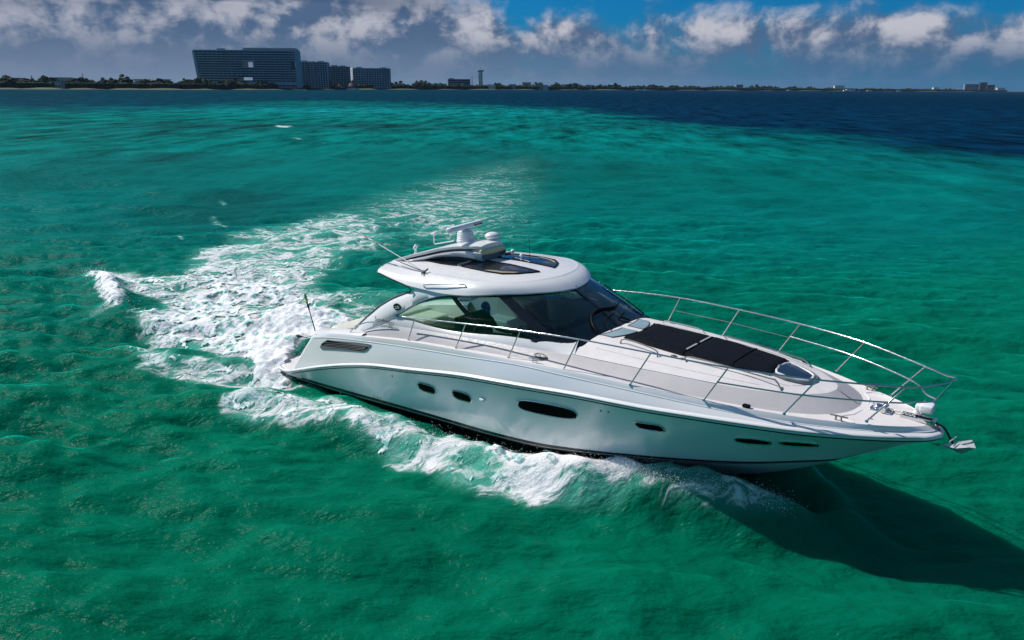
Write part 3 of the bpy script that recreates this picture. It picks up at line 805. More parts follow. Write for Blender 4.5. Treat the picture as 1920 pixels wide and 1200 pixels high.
for sg in (-1, 1):
    gr = MB(); fr = MB(); sl_ = MB()
    outer = [(.72, 1.10), (.80, 1.20), (1.02, 1.335), (1.2, 1.355), (2.0, 1.48), (2.66, 1.565), (2.70, 1.55), (2.55, 1.40), (2.42, 1.355), (1.6, 1.22), (.8, 1.07)]
    cxm = sum(a for a, b in outer)/len(outer); czm = sum(b for a, b in outer)/len(outer)
    inner = [(cxm+(a-cxm)*.93, czm+(b-czm)*.70) for a, b in outer]
    P0 = [side_patch(a, b, .002, sg) for a, b in outer]; P1 = [side_patch(a, b, .022, sg) for a, b in outer]; P2 = [side_patch(a, b, .022, sg) for a, b in inner]; P3 = [side_patch(a, b, .004, sg) for a, b in inner]
    rows = [P0+[P0[0]], P1+[P1[0]], P2+[P2[0]], P3+[P3[0]]]
    fr.grid(rows); vf = fr.build('air_intake', M['graphite'], Y, 40)
    gr.add([side_patch(a, b, .014, sg) for a, b in inner], [tuple(range(len(inner)))]); gr.build('intake_backing', M['portglass'], vf, None)
    for k in range(4):
        f = (k+.7)/4.6; a0 = (.80+.10*f+.05, 1.10+.19*f); a1 = (2.48+.12*f, 1.375+.155*f)
        pts = [side_patch(a0[0]+(a1[0]-a0[0])*t, a0[1]+(a1[1]-a0[1])*t+.01*math.sin(t*3), .027, sg) for t in (0, .1, .2, .3, .4, .5, .6, .7, .8, .9, 1)]
        sl_.tube(pts, .0034, 5)
    sl_.build('louver_slats', M['louver'], vf)

# swim platform
mb = MB(); prof = []
def plat_outline(ins):
    P = []
    xs = [(-.25, 1.93), (-.9, 1.93), (-1.3, 1.82), (-1.55, 1.55), (-1.68, 1.1), (-1.72, .5)]
    L = [(x+(ins if x < -.5 else 0), -(y-ins)) for x, y in xs]; return L+[(x, -y) for x, y in reversed(L)]
o0 = plat_outline(0); o1 = plat_outline(.03)
zt = lambda x: .175+max(0, x+.9)*0.05
rows = [[(x, y, zt(x)-.15) for x, y in o0], [(x, y, zt(x)-.03) for x, y in o0], [(x, y, zt(x)) for x, y in o1]]
mb.grid(rows); n0 = len(o1); mb.add([(x, y, zt(x)) for x, y in o1], [tuple(range(n0))])
plat = mb.build('swim_platform', M['deck'], Y, 30)
mb = MB()
for (x, y) in ((-.95, -1.45), (-.62, -1.35), (-1.25, -1.2), (-.55, -1.62)):
    mb = MB(); mb.box((x-.13, y-.012, zt(x)+.003), (x+.13, y+.012, zt(x)+.02)); mb.build('platform_fitting', M['dsteel'], Y)

# transom, stern lounge and cockpit aft
mb = MB()
mb.box((-.30, -1.45, .10), (.25, 1.45, .75), bev=.06); mb.box((-.05, -1.62, .55), (.75, 1.62, 1.18), bev=.12); mb.build('transom', M['gel'], Y, 50)
mb = MB(); mb.box((.32, -1.42, 1.12), (1.02, 1.42, 1.42), bev=.09); mb.box((1.0, -1.38, 1.10), (1.75, 1.38, 1.36), bev=.08); mb.build('stern_lounge', M['vinyl'], Y, 50)
mb = MB()
for sg in (-1, 1):   # quarter tops
    rows = []
    for i in range(25):
        x = .30+2.0*i/24; y, z = de(max(x, .5)); 
        rows.append([(x, sg*y, z), (x, sg*(y-.06), z+.035), (x, sg*(y-.22), z+.05+.03*math.sin(i/24*3)), (x, sg*(y-.42), z+.05), (x, sg*(y-.50), z-.01), (x, sg*(y-.52), 1.0)])
    mb.grid(rows, flip=(sg > 0))
mb.build('cockpit_coaming', M['gel'], Y, 45)
for sg in (-1, 1):
    mb = MB(); y = sg*1.80
    mb.tube([(.02, y-.0, .92), (.10, y, 1.04), (.30, y, 1.06)], .016); mb.tube([(.08, y-sg*.08, .95), (.12, y-sg*.1, 1.1), (.32, y-sg*.1, 1.12)], .016)
    mb.box((.02, y-.05, .88), (.20, y+.05, .93), bev=.01); mb.build('stern_cleat', M['steel'], Y)

# main deck
mb = MB(); rows = []
for i in range(121):
    s_ = i/120; x = .5+(13.26-.5)*(1-(1-s_)**PW); y, z = de(x)
    rows.append([(x, -y+.0, z-.002), (x, -y*.975, z-.010), (x, -y*.6, z-.004), (x, 0, z+.002), (x, y*.6, z-.004), (x, y*.975, z-.010), (x, y, z-.002)])
TBX = [1.7, 3.3, 5.2, 7.0, 8.1, 9.36, 10.35, 11.26, 11.8, 12.1, 12.24, 12.29]
TBY = [1.84, 1.85, 1.86, 1.77, 1.69, 1.60, 1.40, 1.14, .85, .55, .28, 0.0]
TCX = [1.7, 3.3, 4.4, 5.2, 6.0, 7.0, 8.0, 9.17, 10.2, 10.84, 11.3, 11.65, 11.83, 11.88]
TCY = [1.78, 1.75, 1.73, 1.72, 1.69, 1.58, 1.42, 1.32, 1.15, .96, .73, .44, .2, 0.0]
TCZ = [1.58, 2.02, 2.10, 2.14, 2.18, 2.20, 2.21, 2.20, 2.18, 2.15, 2.13, 2.115, 2.11, 2.11]
fore = [r_ for r_ in rows if r_[0][0] >= 7.1]
mb.grid(fore)
for sg in (-1, 1):
    rr = []
    for r_ in rows:
        x = r_[0][0]
        if x > 7.3: break
        y, z = de(x); rr.append([(x, sg*y, z-.002), (x, sg*(y-.05), z-.01), (x, sg*(y-.30), z-.01)])
    mb.grid(rr, flip=(sg > 0))
mb.build('main_deck', M['deck'], Y, 40)
# raised anchor-locker seams on the bow deck
mb = MB()
for sg in (-1, 1):
    pts = [(12.33, sg*.16), (12.28, sg*.42), (12.16, sg*.60), (12.22, sg*.72), (12.38, sg*.74)]
    mb.tube([(x, y, deckz(x)+.004) for x, y in pts], .016, 6)
    mb.tube([(12.33, sg*.16, deckz(12.33)+.004), (12.55, sg*.10, deckz(12.5)+.004), (13.0, sg*.10, deckz(13.0)+.004)], .010, 6)
mb.build('deck_moulding', M['gel'], Y)
TBc = curve(1.7, 12.29, lambda x: pc(x, TBX, TBY), lambda x: deckz(x), 1.5)
TCc = curve(1.7, 11.88, lambda x: pc(x, TCX, TCY), lambda x: pc(x, TCX, TCZ), 1.5)
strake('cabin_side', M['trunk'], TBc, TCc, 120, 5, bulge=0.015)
CZX = [7.2, 7.8, 9.0, 10.85, 11.4, 11.88]; CZY = [2.43, 2.43, 2.375, 2.275, 2.185, 2.112]
def topz(x, y):
    yc = float(pc(x, TCX, TCY)); zc = float(pc(x, TCX, TCZ)); c = float(pc(x, CZX, CZY)); t = min(1, abs(y)/max(yc, 1e-3))
    return zc+(c-zc)*(1-t**(3.2 if x < 10.6 else max(2.0, 3.2-1.4*(x-10.6))))
mb = MB(); rows = []
for i in range(101):
    s_ = i/100; x = 7.15+(11.8795-7.15)*(1-(1-s_)**1.5); yc = float(pc(x, TCX, TCY))
    rows.append([(x, -yc*math.cos(math.pi*j/24), topz(x, yc*math.cos(math.pi*j/24))) for j in range(25)])
mb.grid(rows, flip=True); mb.build('foredeck_top', M['deck'], Y, 40)

# window sill line and the side panel below the windows
SLX = [1.7, 2.4, 2.8, 3.2, 3.63, 4.19, 4.7, 5.43, 6.13, 6.7, 7.1, 7.4, 7.62]
SLY = [1.76, 1.745, 1.73, 1.72, 1.71, 1.70, 1.685, 1.66, 1.61, 1.55, 1.47, 1.33, 1.14]
SLZ = [1.60, 1.85, 2.03, 2.23, 2.235, 2.20, 2.195, 2.25, 2.33, 2.36, 2.36, 2.37, 2.40]
slf = lambda x: (x, float(pc(x, SLX, SLY)), float(pc(x, SLX, SLZ)))
def sill_c(s): return slf(1.7+(7.62-1.7)*s)
def crease_c(s):
    x = 1.7+(7.75-1.7)*s; return (x, float(pc(x, TCX, TCY)), float(pc(x, TCX, TCZ)))
strake('window_sill', M['gel'], crease_c, sill_c, 60, 5, bulge=0.012)
mb = MB()
for sg in (-1, 1):
    rows = []
    for i in range(40):
        q = slf(1.9+5.3*i/39); rows.append([(q[0], sg*q[1], q[2]), (q[0], sg*(q[1]-.10), q[2]-.015), (q[0], sg*(q[1]-.13), q[2]-.08), (q[0], sg*(q[1]-.15), 1.15)])
    mb.grid(rows, flip=(sg > 0))
mb.build('cockpit_liner', M['vinyl'], Y, 50)

# ---------------- hardtop
LPX = [2.56, 3.2, 3.8, 4.6, 5.2, 5.67, 6.08, 6.42, 6.62, 6.72, 6.76]
LPY = [1.60, 1.69, 1.745, 1.755, 1.73, 1.60, 1.35, .99, .62, .30, 0.0]
LPZ = [3.10, 3.03, 2.98, 2.965, 3.00, 3.05, 3.085, 3.085, 3.07, 3.06, 3.055]
CPX = [2.50, 3.2, 3.8, 4.6, 5.27, 5.6, 5.88, 6.15, 6.30, 6.37, 6.40]
CPY = [1.36, 1.42, 1.48, 1.52, 1.50, 1.42, 1.24, .92, .55, .25, 0.0]
CPZ = [3.20, 3.20, 3.215, 3.24, 3.25, 3.255, 3.255, 3.25, 3.25, 3.25, 3.25]
NL = 90
def par(tx, ty, tz):
    """curve sampled by arc length of its plan"""
    xs = []; n = 400
    # parametrise by table index with monotone interpolation
    ti = np.arange(len(tx)); u = np.linspace(0, len(tx)-1, n)
    X = pc(u, ti, tx); Yv = pc(u, ti, ty); Z = pc(u, ti, tz)
    d = np.concatenate([[0], np.cumsum(np.sqrt(np.diff(X)**2+np.diff(Yv)**2))]); d /= d[-1]
    return lambda s: (float(np.interp(s, d, X)), float(np.interp(s, d, Yv)), float(np.interp(s, d, Z)))
LP = par(LPX, LPY, LPZ); CP = par(CPX, CPY, CPZ)
crown = lambda x: float(np.interp(x, [2.5, 3.5, 5.2, 6.0, 6.4], [.11, .12, .10, .055, 0.0]))
mb = MB(); rows = []
for i in range(NL+1):
    s_ = i/NL; a = LP(s_); b = CP(s_); half = []
    half.append((a[0]-.02, a[1]-.09, a[2]-.02)); half.append((a[0], a[1]-.03, a[2]-.028)); 
    for j in range(9):
        t = j/8; e = math.sin(t*math.pi)*.035
        half.append((a[0]+(b[0]-a[0])*t+e*.5*(s_**3), a[1]+(b[1]-a[1])*t+e*(1-s_**6), a[2]+(b[2]-a[2])*t+e*.6))
    half.append((b[0]-.012, b[1]*.985, b[2]+.010)); half.append((b[0]-.03, b[1]*.965, b[2]+.007))
    for j in range(1, 15):
        t = j/14; y = b[1]*.965*(1-t); half.append((b[0]-.03-.0*t, y, b[2]+.006+crown(b[0])*(1-(1-t)**2.4)))
    full = [(x, -y, z) for x, y, z in half]+[(x, y, z) for x, y, z in reversed(half[:-1])]
    rows.append(full)
mb.grid(rows)
# aft closing face and headliner
ul = []
for i in range(NL+1):
    a = LP(i/NL); x, y, z = a[0]-.02, max(0, a[1]-.09), a[2]-.02
    ul.append([(x-.0, -y+2*y*j/12, z+0.06*math.sin(math.pi*j/12)) for j in range(13)])
hardtop = mb.build('hardtop', M['gel'], Y, 55)
mb = MB(); mb.grid(ul, flip=True); mb.build('headliner', M['vinyl'], Y, 50)
mb = MB(); top = rows[0]; nb = len(top)
bot = [(top[0][0]+(.02), q[1], min(3.09+.06*math.cos(q[1]), q[2])) for q in top]
mb.grid([bot, [(q[0]-.03, q[1], q[2]) for q in top]], flip=True); mb.build('hardtop_aft_lip', M['gel'], Y, 50)
def roofz(x, y):
    b = (x, float(np.interp(x, CPX, CPY)), float(np.interp(x, CPX, CPZ))); t = 1-min(1, abs(y)/max(.05, b[1]*.965))
    return b[2]+.006+crown(x)*(1-(1-t)**2.4)
# side legs sweeping down to the stern quarter
U = [(5.0, 3.01), (4.4, 3.02), (3.95, 3.03), (3.80, 2.98), (3.76, 2.90), (3.68, 2.83), (3.47, 2.745), (3.0, 2.55), (2.56, 2.30), (2.1, 1.96), (1.73, 1.62)]
Dn = [(4.95, 2.955), (4.5, 2.85), (4.2, 2.745), (4.0, 2.66), (3.85, 2.58), (3.7, 2.50), (3.5, 2.39), (3.2, 2.215), (2.75, 1.98), (2.3, 1.78), (1.85, 1.58)]
def legy(x, z): return 1.70+.055*sstep(np.array(x), 5.2, 3.6)*1.0+0.03*float(sstep(np.array(2.4-z), 0, .8))-0.02
mb = MB()
for sg in (-1, 1):
    rows = []
    ti = np.arange(len(U)); uu = np.linspace(0, len(U)-1, 60)
    ux = pc(uu, ti, [a for a, b in U]); uz = pc(uu, ti, [b for a, b in U]); dx_ = pc(uu, ti, [a for a, b in Dn]); dz_ = pc(uu, ti, [b for a, b in Dn])
    for i in range(60):
        row = []
        for (t, o) in ((0, -.20), (0, -.13), (.05, -.085), (.28, -.03), (.6, .005), (.94, .018), (1, .0), (1, -.10)):
            x = ux[i]+(dx_[i]-ux[i])*t; z = uz[i]+(dz_[i]-uz[i])*t
            row.append((x, sg*(float(legy(x, z))+o), z))
        row.append(row[0]); rows.append(row)
    mb.grid(rows, flip=(sg > 0))
mb.build('hardtop_leg', M['gel'], Y, 50)
# black weather strip under the wing edge
mb = MB()
for sg in (-1, 1): mb.tube([(2.6, sg*1.60, 3.075), (3.0, sg*1.67, 3.03), (3.4, sg*1.715, 2.995), (3.70, sg*1.745, 2.95), (3.79, sg*1.75, 2.90), (3.72, sg*1.75, 2.835)], .014, 6)
mb.build('weather_strip', M['rubber'], Y)
# canvas edge poles running down from the arch
mb = MB()
for sg in (-1, 1):
    mb.tube([(3.55, sg*1.62, 2.80), (3.1, sg*1.63, 2.615), (2.6, sg*1.64, 2.345), (2.15, sg*1.66, 2.02), (1.72, sg*1.70, 1.67), (1.45, sg*1.74, 1.60)], .020, 8)
mb.build('arch_trim', M['graphite'], Y)
mb = MB()
for sg in (-1, 1): mb.tube([(1.78, sg*1.87, 1.64), (2.0, sg*1.86, 1.83), (2.4, sg*1.85, 1.98), (2.9, sg*1.84, 2.07), (3.25, sg*1.83, 2.10)], .012, 8)
mb.build('quarter_handrail', M['steel'], Y)

def smoothpath(P, m=8):
    """centripetal-ish Catmull-Rom"""
    P = [np.array(p) for p in P]; out = []
    for i in range(len(P)-1):
        p0 = P[max(0, i-1)]; p1 = P[i]; p2 = P[i+1]; p3 = P[min(len(P)-1, i+2)]
        for k in range(m):
            t = k/m; out.append(tuple(0.5*((2*p1)+(-p0+p2)*t+(2*p0-5*p1+4*p2-p3)*t*t+(-p0+3*p1-3*p2+p3)*t**3)))
    out.append(tuple(P[-1])); return out
# ---------------- glass
# sill path and lip path around the front, as matching parameters
SG = [(3.2, 1.715, 2.235), (3.63, 1.71, 2.235), (4.19, 1.70, 2.20), (4.7, 1.685, 2.195), (5.43, 1.66, 2.25), (6.13, 1.61, 2.33), (6.7, 1.55, 2.36), (7.1, 1.46, 2.36), (7.4, 1.33, 2.37), (7.60, 1.15, 2.395), (7.70, .85, 2.41), (7.76, .45, 2.425), (7.78, 0, 2.43)]
LG = [(3.22, 1.70, 2.245), (3.7, 1.70, 2.50), (4.2, 1.69, 2.735), (4.6, 1.685, 2.87), (4.95, 1.675, 2.945), (5.25, 1.65, 2.98), (5.5, 1.60, 3.01), (5.72, 1.50, 3.03), (6.0, 1.33, 3.045), (6.28, 1.05, 3.05), (6.5, .72, 3.05), (6.62, .38, 3.05), (6.67, 0, 3.05)]
def gp(u, v, off=0.0, sg=-1):
    """glass surface: u along (0 tip .. 12 centre line), v 0 sill .. 1 top"""
    ti = np.arange(13)
    a = [float(pc(u, ti, [q[k] for q in SG])) for k in range(3)]; b = [float(pc(u, ti, [q[k] for q in LG])) for k in range(3)]
    q = [a[k]+(b[k]-a[k])*v for k in range(3)]; e = 4*v*(1-v)*.05
    q[1] += e*(1-u/12)+off*(1-(u/12)**3); q[0] += (e+off)*(u/12)**2; q[2] += off*.4
    return (q[0], q[1]*(-1 if sg < 0 else 1), q[2])
def gpatch(f0, f1, v0=0.0, v1=1.0, off=0.0, n=14, sgs=(-1, 1), mb=None):
    """region between u=f0(v) and u=f1(v)"""
    mb = mb or MB()
    for sg in sgs:
        rows = []
        for i in range(n+1):
            v = v0+(v1-v0)*i/n; rows.append([gp(f0(v)+(f1(v)-f0(v))*j/n, v, off, sg) for j in range(n+1)])
        mb.grid(rows, flip=(sg > 0))
    return mb
K_ = lambda c: (lambda v: c)
bp0 = lambda v: 4.55-0.78*v; bp1 = lambda v: 4.85-0.66*v
ap0 = lambda v: 6.95+.60*v; ap1 = lambda v: 7.75+.50*v
mb = gpatch(K_(.0), bp0, n=24); w1 = mb.build('side_window', M['sideglass'], Y, 60)
mb = gpatch(bp1, ap0, n=20); w2 = mb.build('side_window', M['glass'], Y, 60)
mb = gpatch(ap1, K_(12.0), n=26); ws = mb.build('windshield', M['glass'], Y, 60)
mb = gpatch(bp0, bp1, off=.012, n=8); mb.build('window_mullion', M['black'], Y, 60); mb = gpatch(ap0, ap1, off=.012, n=10); mb.build('window_mullion', M['black'], Y, 60); mb = MB()
gpatch(K_(11.86), K_(12.0), off=.014, n=6, mb=mb)
mb.build('window_mullion', M['black'], Y, 60)
mb = gpatch(K_(0), K_(12), v0=-.12, v1=.055, off=.008, n=60); gpatch(K_(0), K_(12), v0=.955, v1=1.03, off=.008, n=60, mb=mb); gpatch(K_(-.0), K_(.35), off=.010, n=6, mb=mb)
mb.build('window_seal', M['black'], Y, 60)
# black apron where side and front glass meet the deck
mb = MB()
for sg in (-1, 1):
    rows = []
    for i in range(13):
        u = 6.2+3.0*i/12; a = gp(u, .01, .012, sg); dz = .11*math.sin(math.pi*i/12)**.7
        rows.append([a, (a[0]+.03*(i/12), a[1]+sg*.03, a[2]-dz)])
    mb.grid(rows, flip=(sg < 0))
mb.build('glass_apron', M['black'], Y, 60)
# wipers
def gq(px_, v, off, sg): return gp(px_, v, off, sg)
mb = MB(); W1 = [(1, 10.2, .42), (1, 11.1, .37), (-1, 11.7, .44), (-1, 11.0, .36), (-1, 10.6, .20), (-1, 10.5, .05)]
def wpath(L, off, m=6):
    P = [np.array(gp(u, v, off, sg)) for sg, u, v in L]; return smoothpath(P, m)
mb.tube(wpath(W1, .045), [.012]*6+[.026]*25, 6); mb.tube(wpath([(1, 11.2, .03), (1, 11.5, .16), (1, 11.0, .20)], .05), .016, 6); mb.tube(wpath([(-1, 11.2, .02), (-1, 11.3, .12), (-1, 11.6, .22), (1, 11.6, .28)], .05), .010, 5)
mb.build('wiper', M['rubber'], Y)
mb = MB(); mb.tube(wpath([(1, 9.25, .0), (1, 9.15, .35), (1, 9.2, .75)], .05), [.012]*13, 6); mb.tube(wpath([(1, 9.4, .0), (1, 9.35, .35), (1, 9.3, .70)], .06), .008, 5); mb.build('wiper', M['rubber'], Y)
mb = MB(); mb.tube(wpath([(-1, 9.1, .02), (-1, 9.0, .18), (-1, 8.7, .30)], .045), .008, 5); mb.build('wiper', M['rubber'], Y)
# pale skylights set in the deck ahead of the windshield
for sg in (-1, 1):
    mb = MB(); rows = []
    for i in range(13):
        t = i/12; y = .10+.56*t; xa = 7.90-.10*t*t; xb = 8.24-.20*t*t
        rows.append([(xa, sg*y, topz(xa, y)+.012), ((xa+xb)/2, sg*y, topz((xa+xb)/2, y)+.016), (xb, sg*y, topz(xb, y)+.012)])
    mb.grid(rows, flip=(sg < 0)); sk = mb.build('foredeck_skylight', M['paleglass'], Y, 60)
    mb = MB(); e = [r_[0] for r_ in rows]+[r_[2] for r_ in reversed(rows)]; mb.tube(e, .010, 5, closed=True); mb.build('skylight_frame', M['graphite'], sk)

# sunroof panels
def ring_patch(name, poly, lift, mat, parent, frame=None):
    """roof panel from a plan outline: filled by a fan of rings so it follows the camber"""
    n = len(poly); c = (sum(a for a, b in poly)/n, sum(b for a, b in poly)/n); V = []; F = []; Rg = 7
    for k in range(Rg):
        f = 1-k/Rg
        for a, b in poly: x, y = c[0]+(a-c[0])*f, c[1]+(b-c[1])*f; V.append((x, y, roofz(x, y)+lift))
    V.append((c[0], c[1], roofz(*c)+lift)); 
    for k in range(Rg-1):
        for i in range(n): F.append((k*n+i, k*n+(i+1) % n, (k+1)*n+(i+1) % n, (k+1)*n+i))
    for i in range(n): F.append(((Rg-1)*n+i, (Rg-1)*n+(i+1) % n, Rg*n))
    mb = MB(); mb.add(V, F); o = mb.build(name, mat, parent, None, merge=False)
    for p_ in o.data.polygons: p_.use_smooth = True
    bm = bmesh.new(); bm.from_mesh(o.data)
    for f in bm.faces:
        if f.normal.z < 0: f.normal_flip()
    bm.to_mesh(o.data); bm.free()
    if frame:
        mb = MB(); mb.tube([(a, b, roofz(a, b)+lift) for a, b in poly], frame[0], 6, closed=True); mb.build(frame[2], frame[1], o)
    return o
def sub(poly, m=4, closed=True):
    out = []; n = len(poly)
    for i in range(n):
        a = poly[i]; b = poly[(i+1) % n]
        for k in range(m): out.append((a[0]+(b[0]-a[0])*k/m, a[1]+(b[1]-a[1])*k/m))
    return out
for sg in (-1, 1):
    pl = [(4.36, .20), (5.2, .21), (6.0, .24), (5.92, .45), (5.78, .68), (5.55, .88), (5.2, .93), (4.75, .90), (4.40, .86)]
    pl = sub([(a, b*sg) for a, b in pl])
    o = ring_patch('sunroof_glass', pl, .010, M['darkglass'], Y, (.014, M['rubber'], 'sunroof_seal'))
    bl = sub([(a, b*sg) for a, b in [(5.2, .80), (5.5, .74), (5.75, .58), (5.70, .70), (5.5, .84), (5.2, .885), (5.05, .87)]])
    ring_patch('sunroof_blind', bl, .016, M['tan'], o)
pl = sub([(2.95, -.55), (3.3, -.80), (3.8, -.86), (4.24, -.86), (4.24, .86), (3.8, .86), (3.3, .80), (2.95, .55)])
ring_patch('sunroof_glass', pl, .010, M['darkglass'], Y, (.014, M['rubber'], 'sunroof_seal'))
mb = MB(); mb.tube([(4.30, -.86, roofz(4.3, .86)+.03), (4.30, 0, roofz(4.3, 0)+.03), (4.30, .86, roofz(4.3, .86)+.03)], .022, 6)
mb.build('sunroof_track', M['graphite'], Y)
# radar mast: swept spoiler with a deep recess along its side and a pale foot
mst = [(2.45, 1.05, 3.26), (2.75, .98, 3.36), (3.2, .80, 3.49), (3.6, .62, 3.60), (4.0, .50, 3.665), (4.35, .44, 3.69), (4.50, .34, 3.68)]
ti = np.arange(len(mst)); mu = np.linspace(0, len(mst)-1, 36); mX, mY, mZ = (pc(mu, ti, [q[k] for q in mst]) for k in range(3))
mb = MB(); rows = []
for i in range(36):
    x, y, z = mX[i], mY[i], mZ[i]; cr_ = .04
    rows.append([(x, -y, z-.055), (x, -y-.01, z-.02)]+[(x, -y+2*y*j/10, z+cr_*(1-(2*j/10-1)**2)) for j in range(11)]+[(x, y+.01, z-.02), (x, y, z-.055)])
mb.grid(rows); e0 = rows[0]; e1 = rows[-1]
mb.add(e1, [tuple(range(len(e1)))]); mb.add(e0, [tuple(reversed(range(len(e0))))])
lo_ = [[(q[0][0], q[0][1]+.01, q[0][2]-.0), (q[0][0], 0, q[0][2]+.01), (q[-1][0], q[-1][1]-.01, q[-1][2]-.0)] for q in rows]; mb.grid(lo_, flip=True)
mast = mb.build('radar_mast', M['gel'], Y, 45)
mb = MB()
for sg in (-1, 1):
    rows = []
    for i in range(36):
        x, y, z = mX[i], mY[i], mZ[i]; zr = roofz(min(6, x), y)-.01; rows.append([(x-.02, sg*(y-.05), z-.05), (x-.04, sg*(y-.09), zr)])
    mb.grid(rows, flip=(sg > 0))
mb.build('mast_web', M['graphite'], mast, 50)  # graphite colour paints in the shade of the recess
mb = MB()
for sg in (-1, 1):
    rows = []
    for i in range(36):
        t = i/35; x, y, z = mX[i]+.06*t, mY[i], mZ[i]; zl = z-.055-.02-.05*t; hgt = .05+.13*t**1.5
        zb = max(roofz(min(x, 6), y)-.005, zl-hgt)
        rows.append([(x, sg*(y-.06), zl), (x, sg*(y+.045), zl-.015), (x, sg*(y+.055), (zl+zb)/2), (x-.02, sg*(y+.02), zb), (x-.02, sg*(y-.08), zb)])
    mb.grid(rows, flip=(sg > 0))
mb.build('mast_side_rib', M['gel'], mast, 50)
mb = MB(); mb.box((4.22, -.40, 3.48), (4.56, .40, 3.625), bev=.06); mb.build('mast_foot', M['yellowed'], mast, 50)
mb = MB(); mb.box((3.9, -.36, roofz(3.9, 0)-.02), (4.5, .36, 3.50), bev=.05); mb.build('mast_pedestal', M['graphite'], mast, 50)
# open-array radar
RADEG = 102.0
rx = 3.72
mb = MB()
mb.tube([(rx, 0, 3.66), (rx, 0, 3.69), (rx, 0, 3.74), (rx, 0, 3.82), (rx, 0, 3.90), (rx, 0, 3.93)], [.20, .205, .19, .185, .17, .11], 28)
mb.tube([(rx, 0, 3.92), (rx, 0, 3.97)], [.06, .06], 16)
for k in range(4): mb.tube([(rx+(.195-.004*k)*math.cos(a), (.195-.004*k)*math.sin(a), 3.715+.045*k) for a in np.linspace(0, 2*math.pi, 29)[:-1]], .006, 4, closed=True)
rd = mb.build('radar_pedestal', M['radar'], Y, 40)
RA = Matrix.Translation((rx, 0, 4.0)) @ Matrix.Rotation(R(RADEG), 4, 'Z')
mb = MB(); mb.box((-.70, -.07, -.055), (.70, .07, .065), bev=.04, M=RA); mb.build('radar_scanner', M['radar'], Y, 50)
def text(name, body, size, mat, parent, mw, ext=0.002):
    cu_ = bpy.data.curves.new(name, 'FONT'); cu_.body = body; cu_.size = size; cu_.extrude = ext; cu_.align_x = 'CENTER'; cu_.align_y = 'CENTER'; cu_.resolution_u = 3
    o = bpy.data.objects.new(name, cu_); COL.objects.link(o); dg = bpy.context.evaluated_depsgraph_get(); me = bpy.data.meshes.new_from_object(o.evaluated_get(dg))
    COL.objects.unlink(o); bpy.data.objects.remove(o); me.materials.clear(); me.materials.append(mat); me.transform(mw)
    q = bpy.data.objects.new(name, me); COL.objects.link(q); q.parent = parent; return q
def frame(o, xa, ya):
    xa = Vector(xa).normalized(); za = xa.cross(Vector(ya)).normalized(); ya = za.cross(xa)
    return Matrix(((xa.x, ya.x, za.x, o[0]), (xa.y, ya.y, za.y, o[1]), (xa.z, ya.z, za.z, o[2]), (0, 0, 0, 1)))
for sg in (-1, 1):
    mw = RA @ frame((.44*(1 if sg < 0 else -1), sg*.0725, .0), (1 if sg < 0 else -1, 0, 0), (0, 0, 1))
    text('radar_lettering', 'Raymarine', .085, M['black'], Y, mw)
# satellite dome, horn, GPS mushrooms, camera arm
mb = MB(); mb.ell((4.25, .30, 3.80), (.17, .17, .09), zmin=-.8); mb.tube([(4.25, .30, 3.68), (4.25, .30, 3.78)], [.05, .07], 14); mb.build('satellite_dome', M['radar'], Y, 60)
def mushroom(x, y, z, h=.14, r=.05):
    mb = MB(); mb.tube([(x, y, z), (x, y, z+.02), (x, y, z+.02), (x, y, z+h)], [.03, .03, .014, .014], 12); mb.ell((x, y, z+h+.01), (r, r, .045), zmin=-.7); return mb.build('gps_antenna', M['radar'], Y, 60)
mushroom(4.75, .40, roofz(4.75, .40)); mushroom(5.10, .28, roofz(5.1, .28), .10, .045)
mushroom(2.62, -.50, 3.37, .13, .042); mushroom(2.72, -.62, 3.37, .12, .042)
mb = MB(); mb.tube([(4.75, .40, roofz(4.75, .4)+.02), (5.1, .28, roofz(5.1, .28)+.03), (5.38, .22, roofz(5.38, .22)+.02)], .008, 5); mb.build('antenna_cable', M['dsteel'], Y)
mb = MB(); mb.tube([(3.35, 0, 3.64), (2.72, 0, 3.50), (2.70, 0, 3.52), (2.70, 0, 3.72)], .013, 8); mb.box((2.65, -.05, 3.71), (2.75, .03, 3.76), bev=.01); mb.build('wind_sensor', M['radar'], Y)
mb = MB(); mb.tube([(5.38, .22, roofz(5.38, .22)), (5.36, .22, 3.95)], [.007, .003], 6); mb.build('whip_antenna', M['rubber'], Y)
# folded whip antennas with a ratchet mount on the roof side
mb = MB(); A0 = Vector((3.86, -1.46, 3.26))
mb.tube([(4.02, -1.50, 3.20), A0, (3.80, -1.44, 3.25)], .03, 8); mb.box((3.86, -1.53, 3.15), (4.10, -1.42, 3.22), bev=.02); mb.tube([(3.93, -1.56, 3.24), (3.93, -1.38, 3.30)], .02, 8)
am = mb.build('antenna_mount', M['dsteel'], Y)
mb = MB(); mb.tube([(3.86, -1.46, 3.27), (1.15, -1.38, 4.03)], [.014, .005], 8); mb.build('whip_antenna', M['fwhite'], Y)
mb = MB(); mb.tube([(3.84, -1.44, 3.25), (2.85, -1.28, 3.33)], [.014, .012], 8); mb.build('antenna_stay', M['dsteel'], Y)
# roof grab rail
for sg in (-1, 1):
    mb = MB(); mb.tube([(4.16, sg*1.725, 3.02), (4.18, sg*1.76, 3.06), (4.35, sg*1.755, 3.10), (4.7, sg*1.74, 3.155), (5.0, sg*1.70, 3.185), (5.24, sg*1.65, 3.20), (5.26, sg*1.63, 3.17)], .013, 8); mb.build('roof_grab_rail', M['steel'], Y)
